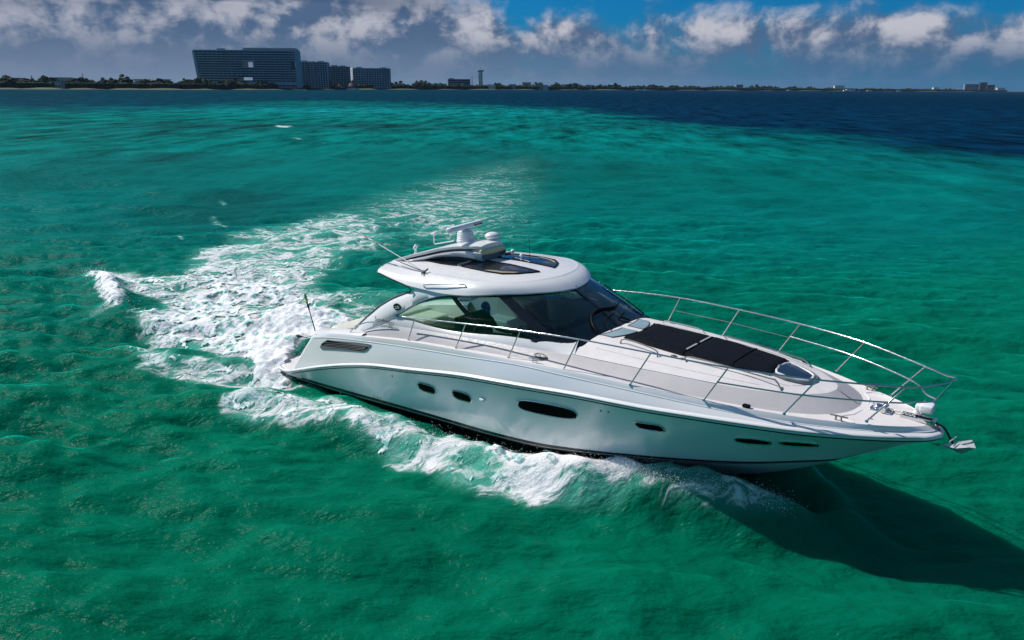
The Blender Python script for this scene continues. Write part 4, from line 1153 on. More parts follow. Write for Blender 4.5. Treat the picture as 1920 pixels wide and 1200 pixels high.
# nav light block near wing tip done; emblems and script
def emblem(o, xa, ya, a, b):
    fm = frame(o, xa, ya); mb = MB(); n = 28
    V = [fm @ Vector((a*math.cos(t), b*math.sin(t), .008)) for t in np.linspace(0, 2*math.pi, n+1)[:-1]]+[fm @ Vector((a*1.04*math.cos(t), b*1.06*math.sin(t), -.01)) for t in np.linspace(0, 2*math.pi, n+1)[:-1]]
    mb.add(V, [tuple(range(n))]+[(i, i+n, (i+1) % n+n, (i+1) % n) for i in range(n)]); e = mb.build('emblem', M['black'], Y, 30)
    mb = MB()
    for pts in (((-.75, .0), (-.35, .30), (.0, .05), (-.3, .12)), ((-.6, -.35), (-.1, -.1), (.1, -.45), (-.2, -.5)), ((.05, .40), (.45, .45), (.35, .0), (.15, .05)), ((.15, -.1), (.75, -.1), (.55, -.4), (.25, -.35)), ((.5, .25), (.8, .1), (.62, .0), (.45, .08))):
        mb.add([fm @ Vector((p_[0]*a, p_[1]*b, .0105)) for p_ in pts], [(3, 2, 1, 0)])
    mb.build('emblem_mark', M['fwhite'], e, None)
for sg in (-1, 1):
    xa = (1, 0, 0) if sg < 0 else (-1, 0, 0)
    emblem((3.32, sg*(float(legy(3.32, 2.46))+.022), 2.46), (xa[0], 0, xa[0]*.10), (0, .05*sg, 1), .115, .075)
    q = TCc(.5); tcs = lambda x: (float(pc(x, TBX, TBY)), deckz(x), float(pc(x, TCX, TCY)), float(pc(x, TCX, TCZ)))
    a_ = tcs(7.15); emblem((7.15, sg*((a_[0]+a_[2])/2+.026), (a_[1]+a_[3])/2+.012), (xa[0], sg*.09 if sg < 0 else -.09, .0), (0, -sg*(a_[0]-a_[2]), a_[3]-a_[1]), .15, .058)
    mw = frame((2.93, sg*1.80, 2.085), xa, (0, 0, 1)); text('hull_lettering', 'Sundancer', .155, M['black'], Y, mw, .001)
    mw = frame((3.12, sg*1.80, 1.985), xa, (0, 0, 1)); text('hull_lettering', '470', .085, M['black'], Y, mw, .001)

# ---------------- portholes
def s_of(x, z):
    best = None
    for i in range(0, 301):
        s_ = i/300
        a = RBl(s_); b = BTc(s_); t = (z-a[2])/(b[2]-a[2]) if abs(b[2]-a[2]) > 1e-6 else 0
        q = a[0]+(b[0]-a[0])*t; d = abs(q-x)
        if best is None or d < best[0]: best = (d, s_, min(1, max(0, t)))
    return best[1], best[2]
def hp(x, z, off, sg):
    s_, t = s_of(x, z); q = hullpt(s_, t, off); return (x, q[1]*sg, z)
def port(poly, sg, glass=M['portglass'], rim=.017, name='porthole'):
    n = len(poly); cx_ = sum(a for a, b in poly)/n; cz_ = sum(b for a, b in poly)/n
    mb = MB(); P = [Vector(hp(a, b, .010, sg)) for a, b in poly]; mb.tube(P, rim, 8, closed=True); o = mb.build(name, M['steel'], Y)
    mb = MB(); Q = [hp(cx_+(a-cx_)*.99, cz_+(b-cz_)*.99, .016, sg) for a, b in poly]; c = hp(cx_, cz_, .022, sg)
    mb.add(Q+[c], [((i+1) % n, i, n) if sg < 0 else (i, (i+1) % n, n) for i in range(n)]); mb.build('porthole_glass', glass, o, 60)
    return o
def rrect(cx_, cz_, w_, h_, slope, e=2.6, n=28, skew=0.0):
    out = []
    for k in range(n):
        a = 2*math.pi*k/n; c = math.cos(a); s_ = math.sin(a); u = math.copysign(abs(c)**(2/e), c)*w_/2; v = math.copysign(abs(s_)**(2/e), s_)*h_/2
        out.append((cx_+u+skew*v, cz_+v+slope*u))
    return out
for sg in (-1, 1):
    port(rrect(4.44, .965, .50, .185, .03, 3.5, skew=-.3), sg); port(rrect(5.44, 1.03, .50, .185, .03, 3.5, skew=-.3), sg)
    port(rrect(7.50, 1.26, 1.26, .25, .06, 3.2), sg, rim=.012)
    port(rrect(9.45, 1.365, .48, .155, .04, 3.5, skew=-.3), sg); port(rrect(11.03, 1.385, .50, .15, .06, 3.0), sg); port(rrect(11.66, 1.430, .50, .13, .03, 3.0), sg)
    mb = MB(); q = hp(6.0, 1.10, 0, sg); mb.box((q[0]-.06, q[1]-.05, q[2]-.03), (q[0]+.06, q[1]+.05, q[2]+.03), bev=.015); mb.build('exhaust_outlet', M['gel'], Y, 50)
    for (a, b) in ((8.62, 1.51), (8.76, 1.52), (3.4, 1.0), (2.55, .27), (2.68, .285), (2.78, .29)):
        mb = MB(); q = hp(a, b, .0, sg); mb.ell(q, (.022, .012, .022), 10, 5); mb.build('through_hull_fitting', M['dsteel'], Y)
    # spring cleats, deck fillers, nav lights
for sg in (-1, 1):
    for x in (7.15, 12.17):
        y, z = de(x); y -= .075; mb = MB(); dx_ = .13
        mb.tube([(x-dx_, sg*(y+.01), z+.06), (x-.05, sg*y, z+.065), (x+.05, sg*y, z+.065), (x+dx_, sg*(y-.02 if x > 10 else y), z+.06)], [.010, .014, .014, .010], 8)
        for o in (-.04, .04): mb.tube([(x+o, sg*y, z-.01), (x+o, sg*y, z+.06)], .014, 8)
        mb.build('deck_cleat', M['dsteel'] if x > 10 else M['steel'], Y)
    x = 10.93; y, z = de(x); mb = MB(); mb.box((x-.06, sg*(y-.10), z-.01), (x+.06, sg*(y-.02), z+.045), bev=.02); mb.build('navigation_light', M['rubber'], Y, 50)
    for (x, y) in ((12.45, .62), (12.35, -.55)): pass
    mb = MB(); x = 12.52; mb.ell((x, sg*.42, deckz(x)+.002), (.055, .03, .012), 12, 4); mb.build('deck_filler', M['dsteel'], Y)

# ---------------- rails
STX = [3.80, 5.20, 6.55, 7.80, 9.10, 10.33, 11.50, 12.53]
SB = [(3.80, 1.90, 1.86), (5.20, 1.90, 1.965), (6.55, 1.88, 2.035), (7.80, 1.85, 2.06), (9.10, 1.75, 2.05), (10.33, 1.54, 2.02), (11.50, 1.23, 1.995), (12.53, .67, 1.96)]
TP = [(4.02, 1.89, 2.36), (5.46, 1.885, 2.50), (6.82, 1.86, 2.61), (8.09, 1.82, 2.675), (9.44, 1.70, 2.67), (10.69, 1.52, 2.645), (11.91, 1.15, 2.62), (12.98, .56, 2.585)]
TIP = (13.49, 0, 2.65)
def rail_path(pts, tip, n=90, sg=-1):
    P = pts+[tip]; ti = np.arange(len(P)); out = []
    return P
full = [(a, -b, c) for a, b, c in TP]+[(13.30, -.28, 2.60), (13.47, -.10, 2.645), (13.49, 0, 2.65), (13.47, .10, 2.645), (13.30, .28, 2.60)]+[(a, b, c) for a, b, c in reversed(TP)]
full = [(3.62, -1.90, 2.33)]+full+[(3.62, 1.90, 2.33)]
mb = MB(); mb.tube(smoothpath(full, 10), .0145, 8)
rail = mb.build('bow_rail', M['steel'], Y, 60)
mid = []
for i in range(5, 8):
    b = SB[i]; t = TP[i]; mid.append(tuple(b[k]+(t[k]-b[k])*.56 for k in range(3)))
m0 = (10.20, 1.56, 2.30)
mpts = [(a, -b, c) for a, b, c in mid]+[(13.10, -.22, 2.27), (13.27, -.06, 2.275), (13.27, .06, 2.275), (13.10, .22, 2.27)]+[(a, b, c) for a, b, c in reversed(mid)]
mb = MB(); mb.tube(smoothpath(mpts, 10), .014, 8); mb.build('middle_rail', M['steel'], Y, 60)
mb = MB()
for sg in (-1, 1):
    w_ = [tuple((SB[i][k]+(TP[i][k]-SB[i][k])*.52)*(sg if k == 1 else 1) for k in range(3)) for i in range(3, 6)]
    mb.tube([w_[0], w_[1], w_[2]], .005, 5)
mb.build('lifeline_wire', M['steel'], Y)
for sg in (-1, 1):
    for b, t in zip(SB, TP):
        mb = MB(); mb.tube([(b[0], sg*b[1], b[2]-.005), (b[0]+.004, sg*b[1], b[2]+.012), (b[0]+.004, sg*b[1], b[2]+.012), (t[0], sg*t[1], t[2])], [.030, .026, .0125, .0125], 8); mb.build('stanchion', M['steel'], rail, 50)
mb = MB(); mb.tube([(13.27, 0, 2.275), (13.49, 0, 2.65)], .0125, 8); mb.build('stanchion', M['steel'], rail, 50)
# foredeck grab rails
for sg in (-1, 1):
    for pts in ([(8.30, .80), (8.38, .76), (9.02, .83), (9.12, .90)], [(9.62, .80), (9.70, .745), (10.95, .665), (11.12, .64), (11.24, .70)]):
        mb = MB(); L = []
        for i, (a, b) in enumerate(pts): L.append((a, sg*b, topz(a, b)+(.002 if i in (0, len(pts)-1) else .085)))
        mb.tube(smoothpath(L, 5), .0125, 8); mb.build('foredeck_grab_rail', M['dsteel'] if sg < 0 else M['steel'], Y)  # starboard rails in darker steel, their dark reflections put into the colour
# foredeck hatch
hx = [(10.92, .0), (10.95, .20), (11.0, .30), (11.15, .30), (11.35, .23), (11.45, .15), (11.48, 0)]
hx = hx+[(a, -b) for a, b in reversed(hx[1:-1])]
hx = sub(hx, 3)
def tz(a, b, l): return topz(a, b)+l
mb = MB(); nh = len(hx); hc = (11.2, 0)
mb.add([(a, b, tz(a, b, .035)) for a, b in hx]+[(hc[0], hc[1], tz(hc[0], 0, .05))], [(i, (i+1) % nh, nh) for i in range(nh)]); hatch = mb.build('deck_hatch', M['blueglass'], Y, None)
for p_ in hatch.data.polygons: p_.use_smooth = True
bm = bmesh.new(); bm.from_mesh(hatch.data)
for f in bm.faces:
    if f.normal.z < 0: f.normal_flip()
bm.to_mesh(hatch.data); bm.free()
mb = MB(); mb.tube([(a, b, tz(a, b, .030)) for a, b in hx], .022, 8, closed=True); mb.build('hatch_frame', M['gel'], hatch)
mb = MB(); mb.tube([(hc[0]+.02+(a-hc[0])*1.17, b*1.25, tz(a, b, .006)) for a, b in hx], .018, 6, closed=True); mb.build('hatch_coaming', M['graphite'], hatch)
for (x, y) in ((9.34, -.72), (9.52, -.74)):
    mb = MB(); mb.ell((x, y, topz(x, y)+.004), (.06, .045, .02), 14, 5); mb.build('cup_holder', M['dsteel'], Y)
mb = MB()
for sg in (-1, 1):
    for x0_, x1_, f0_, f1_ in ((8.0, 10.9, .80, .84), (8.25, 11.3, .55, .66)):
        mb.tube([(x, sg*float(pc(x, TCX, TCY))*(f0_+(f1_-f0_)*(x-x0_)/(x1_-x0_)), topz(x, float(pc(x, TCX, TCY))*(f0_+(f1_-f0_)*(x-x0_)/(x1_-x0_)))+.0005) for x in np.linspace(x0_, x1_, 24)], .0035, 4)
mb.tube([(11.30+.22*math.cos(t), .42*math.sin(t), topz(11.30+.22*math.cos(t), .42*math.sin(t))+.001) for t in np.linspace(-1.5, 1.5, 20)], .004, 4)
mb.build('nonskid_border', M['grey'], Y)
# windlass and bow roller
mb = MB(); z0 = deckz(12.5)
mb.ell((12.52, .02, z0+.05), (.09, .075, .06)); mb.box((12.40, -.10, z0), (12.72, .10, z0+.05), bev=.02); mb.tube([(12.60, -.12, z0+.07), (12.60, .10, z0+.07)], [.05, .05], 14); mb.tube([(12.46, 0, z0+.08), (12.46, 0, z0+.13)], .03, 10)
mb.build('windlass', M['steel'], Y, 40)
mb = MB(); mb.box((12.85, -.09, z0+.0), (13.30, -.05, z0+.05)); mb.box((12.85, .05, z0), (13.30, .09, z0+.05)); mb.tube([(13.30, -.09, z0+.03), (13.30, .09, z0+.03)], .035, 12); mb.box((12.85, -.05, z0-.01), (13.3, .05, z0+.008)); mb.build('bow_roller', M['steel'], Y, 40)
mb = MB()
for k in range(22):
    a = 12.68+k*.026; th = (k % 2)*math.pi/2
    ring = [(a+.020*math.cos(t), .011*math.sin(t)*math.cos(th), z0+.06-.0*k+.011*math.sin(t)*math.sin(th)-(.02*k/22)) for t in np.linspace(0, 2*math.pi, 9)[:-1]]
    mb.tube(ring, .0045, 4, closed=True)
mb.build('anchor_chain', M['dsteel'], Y)
mb = MB(); mb.box((12.98, .20, z0+.05), (13.10, .34, z0+.16), bev=.03); mb.tube([(13.0, .24, z0-.01), (13.03, .27, z0+.08)], [.05, .04], 10); mb.box((13.05, .14, z0+.06), (13.24, .38, z0+.19), bev=.03); mb.build('searchlight', M['radar'], Y, 50)

# ---------------- cockpit interior
mb = MB(); mb.box((.6, -1.6, 1.05), (7.35, 1.6, 1.12)); mb.build('cockpit_floor', M['floor'], Y)
mb = MB(); rows = []
for i in range(12):
    t = i/11; x = 6.25+1.45*t; hw = 1.55-.5*max(0, t-.35)**1.3*1.2; rows.append([(x, -hw+2*hw*j/10, 2.05+.33*sstep(np.array(t), 0, .8)-.10*(abs(j/5-1))**4) for j in range(11)])
mb.grid(rows, flip=True); mb.box((6.2, -1.5, 1.1), (6.3, 1.5, 2.06)); mb.build('dashboard', M['dash'], Y, 50)
mb = MB(); mb.box((6.05, -1.25, 2.0), (6.45, -.35, 2.28), bev=.06); mb.box((6.5, .2, 2.1), (6.9, 1.2, 2.3), bev=.08); mb.build('instrument_pod', M['dash'], Y, 50)
mb = MB(); cW = Vector((5.92, -.80, 2.10)); ring = [cW+Vector((.06*math.cos(t)*1.0, .20*math.sin(t), .19*math.cos(t)*1.0)) for t in np.linspace(0, 2*math.pi, 25)[:-1]]
mb.tube(ring, .014, 6, closed=True)
for k in range(3): mb.tube([cW+Vector((.03, 0, 0)), ring[k*8]], .009, 5)
mb.tube([cW+Vector((.03, 0, 0)), (6.12, -.80, 2.06)], .03, 8); mb.build('steering_wheel', M['steel'], Y, 50)
def seat(x, y, w_, name, mat, back=.62, base=1.55):
    mb = MB(); mb.box((x-.25, y-w_/2, base), (x+.28, y+w_/2, base+.16), bev=.06)
    o = mb.build(name, mat, Y, 50); mb = MB(); Mx = Matrix.Translation((x-.28, y, base+.1)) @ Matrix.Rotation(R(-10), 4, 'Y'); mb.box((-.08, -w_/2, 0), (.07, w_/2, back), bev=.07, M=Mx); mb.build('seat_back', mat, o, 50)
    mb = MB(); mb.box((x-.2, y-w_/2+.05, 1.1), (x+.2, y+w_/2-.05, base)); mb.build('seat_base', M['gel'], o, 50); return o
seat(5.05, -.85, 1.05, 'helm_seat', M['dvinyl'], .66, 1.62)
seat(5.25, 1.0, .8, 'companion_seat', M['vinyl'], .55, 1.62)
mb = MB(); mb.box((3.3, 1.0, 1.1), (4.7, 1.55, 1.62), bev=.06); mb.box((3.3, 1.42, 1.5), (4.7, 1.58, 2.12), bev=.06); mb.build('lounge_seat', M['vinyl'], Y, 50)
mb = MB(); mb.box((3.9, -1.50, 1.1), (4.55, -1.0, 2.12), bev=.06); mb.box((3.95, -1.2, 2.12), (4.45, -.98, 2.2), bev=.02); mb.build('wet_bar', M['green_vinyl'], Y, 50)
mb = MB(); mb.box((2.8, -1.50, 1.1), (3.75, -1.05, 1.95), bev=.06); mb.build('galley_cabinet', M['dvinyl'], Y, 50)

# ================= things carried by the yacht (each a thing of its own) =================
# sun pad
pad = empty('sunpad', 'black mesh sunpad cover lying on the white foredeck of the yacht', 'sunpad', xf=BX)
def padpatch(x0, x1, w0, w1, name, mat, lift=.075, nx=14, curve0=0.0, soft=(1, 1)):
    mb = MB(); rows = []
    for i in range(nx+1):
        t = i/nx
        row = []
        for j in range(17):
            v = j/8-1; hw = w0+(w1-w0)*t; x = x0+(x1-x0)*t-curve0*(1-t)*v*v
            e = min(1, (1-abs(v))/.10)*(min(1, t*(x1-x0)/.012+.35) if soft[0] else 1)*(min(1, (1-t)*(x1-x0)/.012+.35) if soft[1] else 1)
            wr = .008*gnoise(np.array([x*3.0]), np.array([v*hw*5]), 55)[0]
            row.append((x, v*hw, topz(x, v*hw)+.012+lift*max(0, e)**.5+wr))
        rows.append(row)
    mb.grid(rows, flip=False); o_ = mb.build(name, mat, pad, 60)
    e_ = [r_[0] for r_ in rows]+rows[-1]+[r_[-1] for r_ in reversed(rows)]+list(reversed(rows[0]))
    e_ = [q for k, q in enumerate(e_) if k == 0 or (Vector(q)-Vector(e_[k-1])).length > 1e-4]
    mb = MB(); mb.tube([(a, b, c+.006) for a, b, c in e_[:-1]], .0075, 5, closed=True); mb.build('piping', M['rubber'], o_); return o_
padpatch(8.33, 9.445, .57, .63, 'pad_section', M['pad'], curve0=.10, lift=.05); padpatch(9.465, 10.325, .63, .54, 'pad_section', M['pad'], lift=.05, soft=(1, 0))
padpatch(10.328, 10.93, .54, .43, 'pad_section', M['pad'], lift=.047, soft=(0, 1))
mb = MB()
for (a, b) in ((-.46, -.08), (.06, .48)): mb.box((9.432, a, topz(9.45, 0)+.055), (9.468, b, topz(9.45, 0)+.074))
mb.build('joining_strap', M['grey'], pad)
# anchor
an = empty('anchor', 'polished steel plough anchor on a black shank hanging from the bow roller', 'anchor', xf=BX)
mb = MB(); mb.tube([(13.05, 0, 1.975), (13.25, 0, 1.955), (13.44, 0, 1.88), (13.50, 0, 1.80), (13.60, 0, 1.64)], [.016, .018, .019, .019, .018], 8); mb.build('shank', M['black'], an, 40)
mb = MB(); c0 = (13.60, 0, 1.62)
mb.add([(13.44, 0, 1.60), (13.60, -.12, 1.645), (13.73, -.13, 1.70), (13.79, 0, 1.66), (13.66, 0, 1.55), (13.60, .12, 1.645), (13.73, .13, 1.70), (13.60, 0, 1.665)],
       [(0, 4, 1), (1, 4, 3, 2), (0, 5, 4), (5, 6, 3, 4), (0, 1, 7), (0, 7, 5), (1, 2, 7), (2, 3, 7), (5, 7, 6), (6, 7, 3)]); mb.v = [(13.44+(a-13.44)*1.25, b*1.25, 1.60+(c-1.60)*1.3) for a, b, c in mb.v]; mb.build('fluke', M['galv'], an, 20)
mb = MB(); mb.tube([(13.55, -.10, 1.72), (13.60, .10, 1.74)], .010, 8); mb.build('stock', M['galv'], an, 40)
mb = MB(); mb.tube([(13.42, 0, 1.595), (13.30, 0, 1.585)], [.02, .004], 8); mb.build('tip', M['dsteel'], an, 40)
# flags
fp = empty('stern_flagpole', 'thin dark pole with a furled green and yellow flag at the stern quarter', 'flagpole', xf=BX)
mb = MB(); mb.tube([(.16, -1.66, 1.15), (-.30, -1.58, 2.12)], [.014, .010], 8); mb.ell((-.31, -1.58, 2.14), (.02, .02, .02), 10, 6); mb.build('pole', M['rubber'], fp, 50)
def cloth(P, wd, mat, name, parent, seed=0):
    mb = MB(); rows = []
    for i, q in enumerate(P):
        f = i/(len(P)-1); row = []
        for j in range(9):
            a = 2*math.pi*j/8; rr = wd*(.75+.35*math.sin(3*a+seed+i)+.15*math.sin(i*1.7+seed)); row.append((q[0]+math.cos(a)*rr, q[1]+math.sin(a)*rr, q[2]))
        rows.append(row)
    mb.grid(rows); mb.add(rows[0], [tuple(range(9))]); mb.add(rows[-1], [tuple(range(9))]); return mb.build(name, mat, parent, 60)
def along(a, b, t0, t1, n=5, sag=0.0): return [tuple(a[k]+(b[k]-a[k])*(t0+(t1-t0)*i/(n-1))-(sag if k == 2 else 0) for k in range(3)) for i in range(n)]
pa, pb = (.16, -1.66, 1.15), (-.30, -1.58, 2.12)
cloth(along(pa, pb, .93, 1.02, 5), .035, M['fgreen'], 'green_cloth', fp, 1); cloth(along(pa, pb, .86, .94, 5), .036, M['fyellow'], 'yellow_cloth', fp, 2); cloth(along(pa, pb, .66, .88, 8), .026, M['fdark'], 'dark_cloth', fp, 3)
fl = empty('pennant', 'small red white and green pennant tied halfway up the slanting whip antenna', 'flag', xf=BX)
aa, ab = (3.86, -1.46, 3.27), (1.15, -1.38, 4.03)
cloth(along(aa, ab, .66, .72, 5), .030, M['red'], 'red_band', fl, 4); cloth(along(aa, ab, .61, .665, 5), .028, M['fwhite'], 'white_band', fl, 5); cloth(along(aa, ab, .53, .615, 6), .034, M['fgreen'], 'green_band', fl, 6)
# helmsman
def skin_body(name, J, E_, Rd, mat, parent, lev=2):
    me = bpy.data.meshes.new(name); me.from_pydata(J, E_, []); o = bpy.data.objects.new(name, me); COL.objects.link(o)
    md = o.modifiers.new('s', 'SKIN'); ss = o.modifiers.new('u', 'SUBSURF'); ss.levels = lev; ss.render_levels = lev
    for i, r_ in enumerate(Rd): me.skin_vertices[0].data[i].radius = r_ if isinstance(r_, tuple) else (r_, r_)
    me.skin_vertices[0].data[0].use_root = True
    bpy.context.view_layer.update(); dg = bpy.context.evaluated_depsgraph_get(); m2 = bpy.data.meshes.new_from_object(o.evaluated_get(dg))
    bpy.data.objects.remove(o); m2.materials.clear(); m2.materials.append(mat)
    m2.polygons.foreach_set('use_smooth', [True]*len(m2.polygons)); q = bpy.data.objects.new(name, m2); COL.objects.link(q)
    if parent is not None: q.parent = parent
    return q
ps = empty('person', 'person in a maroon shirt sitting at the helm behind the tinted side glass', 'person', xf=BX)
hx0, hy0, hz0 = 4.98, -.80, 1.80
J = [(hx0, hy0, hz0), (hx0-.02, hy0, hz0+.18), (hx0-.02, hy0, hz0+.36), (hx0, hy0, hz0+.50), (hx0+.02, hy0, hz0+.58), (hx0+.04, hy0, hz0+.70), (hx0+.05, hy0, hz0+.76),
     (hx0, hy0-.18, hz0+.44), (hx0+.12, hy0-.24, hz0+.22), (hx0+.40, hy0-.19, hz0+.22), (hx0+.56, hy0-.17, hz0+.24),
     (hx0, hy0+.18, hz0+.44), (hx0+.12, hy0+.24, hz0+.22), (hx0+.40, hy0+.19, hz0+.22), (hx0+.56, hy0+.17, hz0+.24),
     (hx0+.05, hy0-.10, hz0-.02), (hx0+.45, hy0-.13, hz0+.02), (hx0+.50, hy0-.13, hz0-.40), (hx0+.62, hy0-.13, hz0-.46),
     (hx0+.05, hy0+.10, hz0-.02), (hx0+.45, hy0+.13, hz0+.02), (hx0+.50, hy0+.13, hz0-.40), (hx0+.62, hy0+.13, hz0-.46)]
Ed = [(0, 1), (1, 2), (2, 3), (3, 4), (4, 5), (5, 6), (3, 7), (7, 8), (8, 9), (9, 10), (3, 11), (11, 12), (12, 13), (13, 14), (0, 15), (15, 16), (16, 17), (17, 18), (0, 19), (19, 20), (20, 21), (21, 22)]
Rd = [(.15, .12), (.14, .11), (.16, .11), (.11, .09), .055, .095, .08, .065, .045, .036, .035, .065, .045, .036, .035, .085, .07, .05, .045, .085, .07, .05, .045]
skin_body('body', J, Ed, Rd, M['shirt'], ps)
mb = MB(); mb.ell((hx0+.045, hy0, hz0+.715), (.098, .078, .115), 18, 12, zmin=-.95); mb.ell((hx0+.145, hy0, hz0+.70), (.018, .014, .022), 8, 6, zmin=-.9)
for s_ in (-1, 1): mb.ell((hx0+.04, hy0+s_*.08, hz0+.71), (.018, .012, .03), 8, 6, zmin=-.9)
mb.build('head', M['skin'], ps, 60)
mb = MB(); mb.ell((hx0+.025, hy0, hz0+.735), (.105, .086, .115), 18, 10, zmin=-.15); mb.build('hair', M['hair'], ps, 60)
for s_ in (-1, 1):
    mb = MB(); q = (hx0+.60, hy0+s_*.17, hz0+.25); mb.ell(q, (.045, .03, .025), 10, 6, zmin=-.9)
    for k in range(4): mb.tube([(q[0]+.02, q[1]-.022+.015*k, q[2]+.01), (q[0]+.065, q[1]-.022+.015*k, q[2]+.02-.003*k), (q[0]+.075, q[1]-.022+.015*k, q[2]-.015)], [.009, .008, .006], 6)
    mb.tube([(q[0]+.0, q[1]-s_*.028, q[2]), (q[0]+.045, q[1]-s_*.045, q[2]+.005)], [.010, .008], 6); mb.build('hand', M['skin'], ps, 60)
#>>BOAT
#<<COAST
# ------------------------------------------------------------------ the far coast
cfh = np.array([cf[0], cf[1]])/math.hypot(cf[0], cf[1]); CRh = np.array([CR[0], CR[1]])/math.hypot(CR[0], CR[1])
RZ = math.atan2(CRh[1], CRh[0])
SHP = [(-900, 760), (-300, 840), (0, 880), (380, 1000), (500, 1120), (700, 1400), (1000, 1800), (1300, 2350), (1600, 3000), (1880, 3700), (2000, 4600)]
def sdist(px): return float(np.interp(px, [a for a, b in SHP], [b for a, b in SHP]))
def bpt(px, d, z=0.0):
    """point at forward distance d on the bearing px"""
    k = (px-960)/FPX*(1/math.cos(PITCH)) if False else (px-960)/(FPX*1.0)
    # a ray that meets the horizon at this px: lateral/forward ratio of the ground bearing
    hy = 155.2+14.4*px/1920; v = cf+CR*(px-960)/FPX+CU*(600-hy)/FPX
    lat = (v[0]*CRh[0]+v[1]*CRh[1])/(v[0]*cfh[0]+v[1]*cfh[1])
    return (CAM[0]+cfh[0]*d+CRh[0]*d*lat, CAM[1]+cfh[1]*d+CRh[1]*d*lat, z)
def mpp(d): return d/(FPX*1.048)     # metres per photo pixel near the horizon at forward distance d
def flat(name, col, rough=0.8):
    return pmat(name, col, rough, var=0.10, vscale=0.05)
F_ = dict(white=flat('far_white_wall', (0.62, 0.62, 0.60)), dim=flat('far_grey_wall', (0.30, 0.33, 0.36)), glass=pmat('far_blue_glass', (0.020, 0.055, 0.080), 0.3, var=0.3, vscale=0.08),
          teal=flat('far_teal_frame', (0.22, 0.36, 0.40)), slab=flat('far_balcony_slab', (0.34, 0.50, 0.56)), thatch=flat('far_thatch', (0.10, 0.05, 0.04)), pink=flat('far_pink_wall', (0.45, 0.33, 0.33)),
          navy=flat('far_navy_wall', (0.035, 0.06, 0.10)), roof=flat('far_roof', (0.12, 0.10, 0.10)), haze=flat('far_pale_wall', (0.20, 0.24, 0.30)))
def leafmat(name, a, b_):
    m = bpy.data.materials.new(name); m.use_nodes = True; t = NT(m.node_tree); b = t.n['Principled BSDF']
    g = t.new('ShaderNodeNewGeometry').outputs['Position']; n = t.noise(g, 0.12, 5, 0.7)
    t.put(b.inputs['Base Color'], t.mix(t.smooth(n, .35, .65), c4(a), c4(b_))); b.inputs['Roughness'].default_value = .9; b.inputs['Specular IOR Level'].default_value = .1; return m
M['leaf'] = leafmat('far_foliage', (0.012, 0.028, 0.022), (0.035, 0.060, 0.030))
# land
def land_mat():
    m = bpy.data.materials.new('shore_ground'); m.use_nodes = True; t = NT(m.node_tree); b = t.n['Principled BSDF']
    g = t.new('ShaderNodeNewGeometry').outputs['Position']; sp = t.new('ShaderNodeSeparateXYZ', n_0=g); n = t.noise(g, 0.03, 5, 0.7)
    k = t.smooth(t.math('ADD', sp.outputs[2], t.math('MULTIPLY', t.math('SUBTRACT', n, .5), 1.6)), 0.9, 1.5)
    gr = t.mix(t.smooth(t.noise(g, 0.011, 3, 0.5), .45, .6), c4((0.03, 0.05, 0.02)), c4((0.06, 0.16, 0.04)))
    t.put(b.inputs['Base Color'], t.mix(k, c4((0.07, 0.075, 0.06)), gr)); b.inputs['Roughness'].default_value = .95; return m
M['land'] = land_mat()
mb = MB(); rows = []
for i in range(140):
    px = -880+2830*i/139; d = sdist(px)*(1+0.012*math.sin(i*1.7)+.008*math.sin(i*.61+1)); r_ = []
    for (o, z) in ((0, -.6), (4, .35), (14, 1.0), (30, 1.9), (80, 2.2), (500, 2.5), (900, -2)): r_.append(bpt(px, d+o*(1 if d < 1500 else d/1500), z))
    rows.append(r_)
mb.grid(rows, flip=True); ld = mb.build('shore', M['land'], None, 60); tag(ld, 'low sandy and grassy shore across the water', kind='structure')
# belt of trees: one far mass
def trees_mass():
    rng = np.random.default_rng(3)
    ico = bmesh.new(); bmesh.ops.create_icosphere(ico, subdivisions=1, radius=1); ico.verts.index_update(); iv = np.array([v.co[:] for v in ico.verts]); iff = np.array([[v.index for v in f.verts] for f in ico.faces]); ico.free()
    prof = [(-900, 12), (0, 11), (60, 12), (150, 10), (190, 10.5), (250, 12), (330, 10), (380, 12), (500, 10), (640, 6), (730, 12), (800, 13), (840, 9), (905, 8), (960, 9), (1000, 10), (1045, 15), (1080, 12), (1150, 11), (1300, 11), (1450, 12), (1560, 8), (1700, 10), (1800, 8), (1860, 6), (1885, 2)]
    V = []; F = []; n = 0; px = -880.0
    while px < 1885:
        d = sdist(px); H = 0.74*float(np.interp(px, [a for a, b in prof], [b for a, b in prof]))*(1+.35*math.sin(px*.13)*math.sin(px*.041+1))*(0.75+.6*rng.random())
        if rng.random() < .10: H *= 1.3
        for k in range(3):
            dd = d+28+rng.random()*90*(d/1200); zz = H*(0.30+.62*rng.random()) if k else H*.92
            r_ = (1.3+1.9*rng.random())*(1 if d < 1500 else 1.3); 
            c = bpt(px+rng.normal()*.7, dd, zz); s_ = np.array([r_*1.2, r_*1.2, r_*(.7+.5*rng.random())])
            V.append(iv*s_*(1+.3*rng.normal(size=(len(iv), 1)))+np.array(c)); F.append(iff+n); n += len(iv)
        if rng.random() < .8:     # lower bushes closing the belt
            for zz in (2.5, 5.5):
                c = bpt(px, d+26+rng.random()*6, zz); r_ = 3.6; V.append(iv*np.array([r_, r_, 3.0])*(1+.2*rng.normal(size=(len(iv), 1)))+np.array(c)); F.append(iff+n); n += len(iv)
        px += .95 if px > -60 else 3
    o = mk('tree_belt', np.vstack(V).tolist(), np.vstack(F).tolist(), M['leaf'], None, None)
    tag(o, 'dark green belt of trees and bushes lining the far shore', 'trees', kind='stuff')
trees_mass()
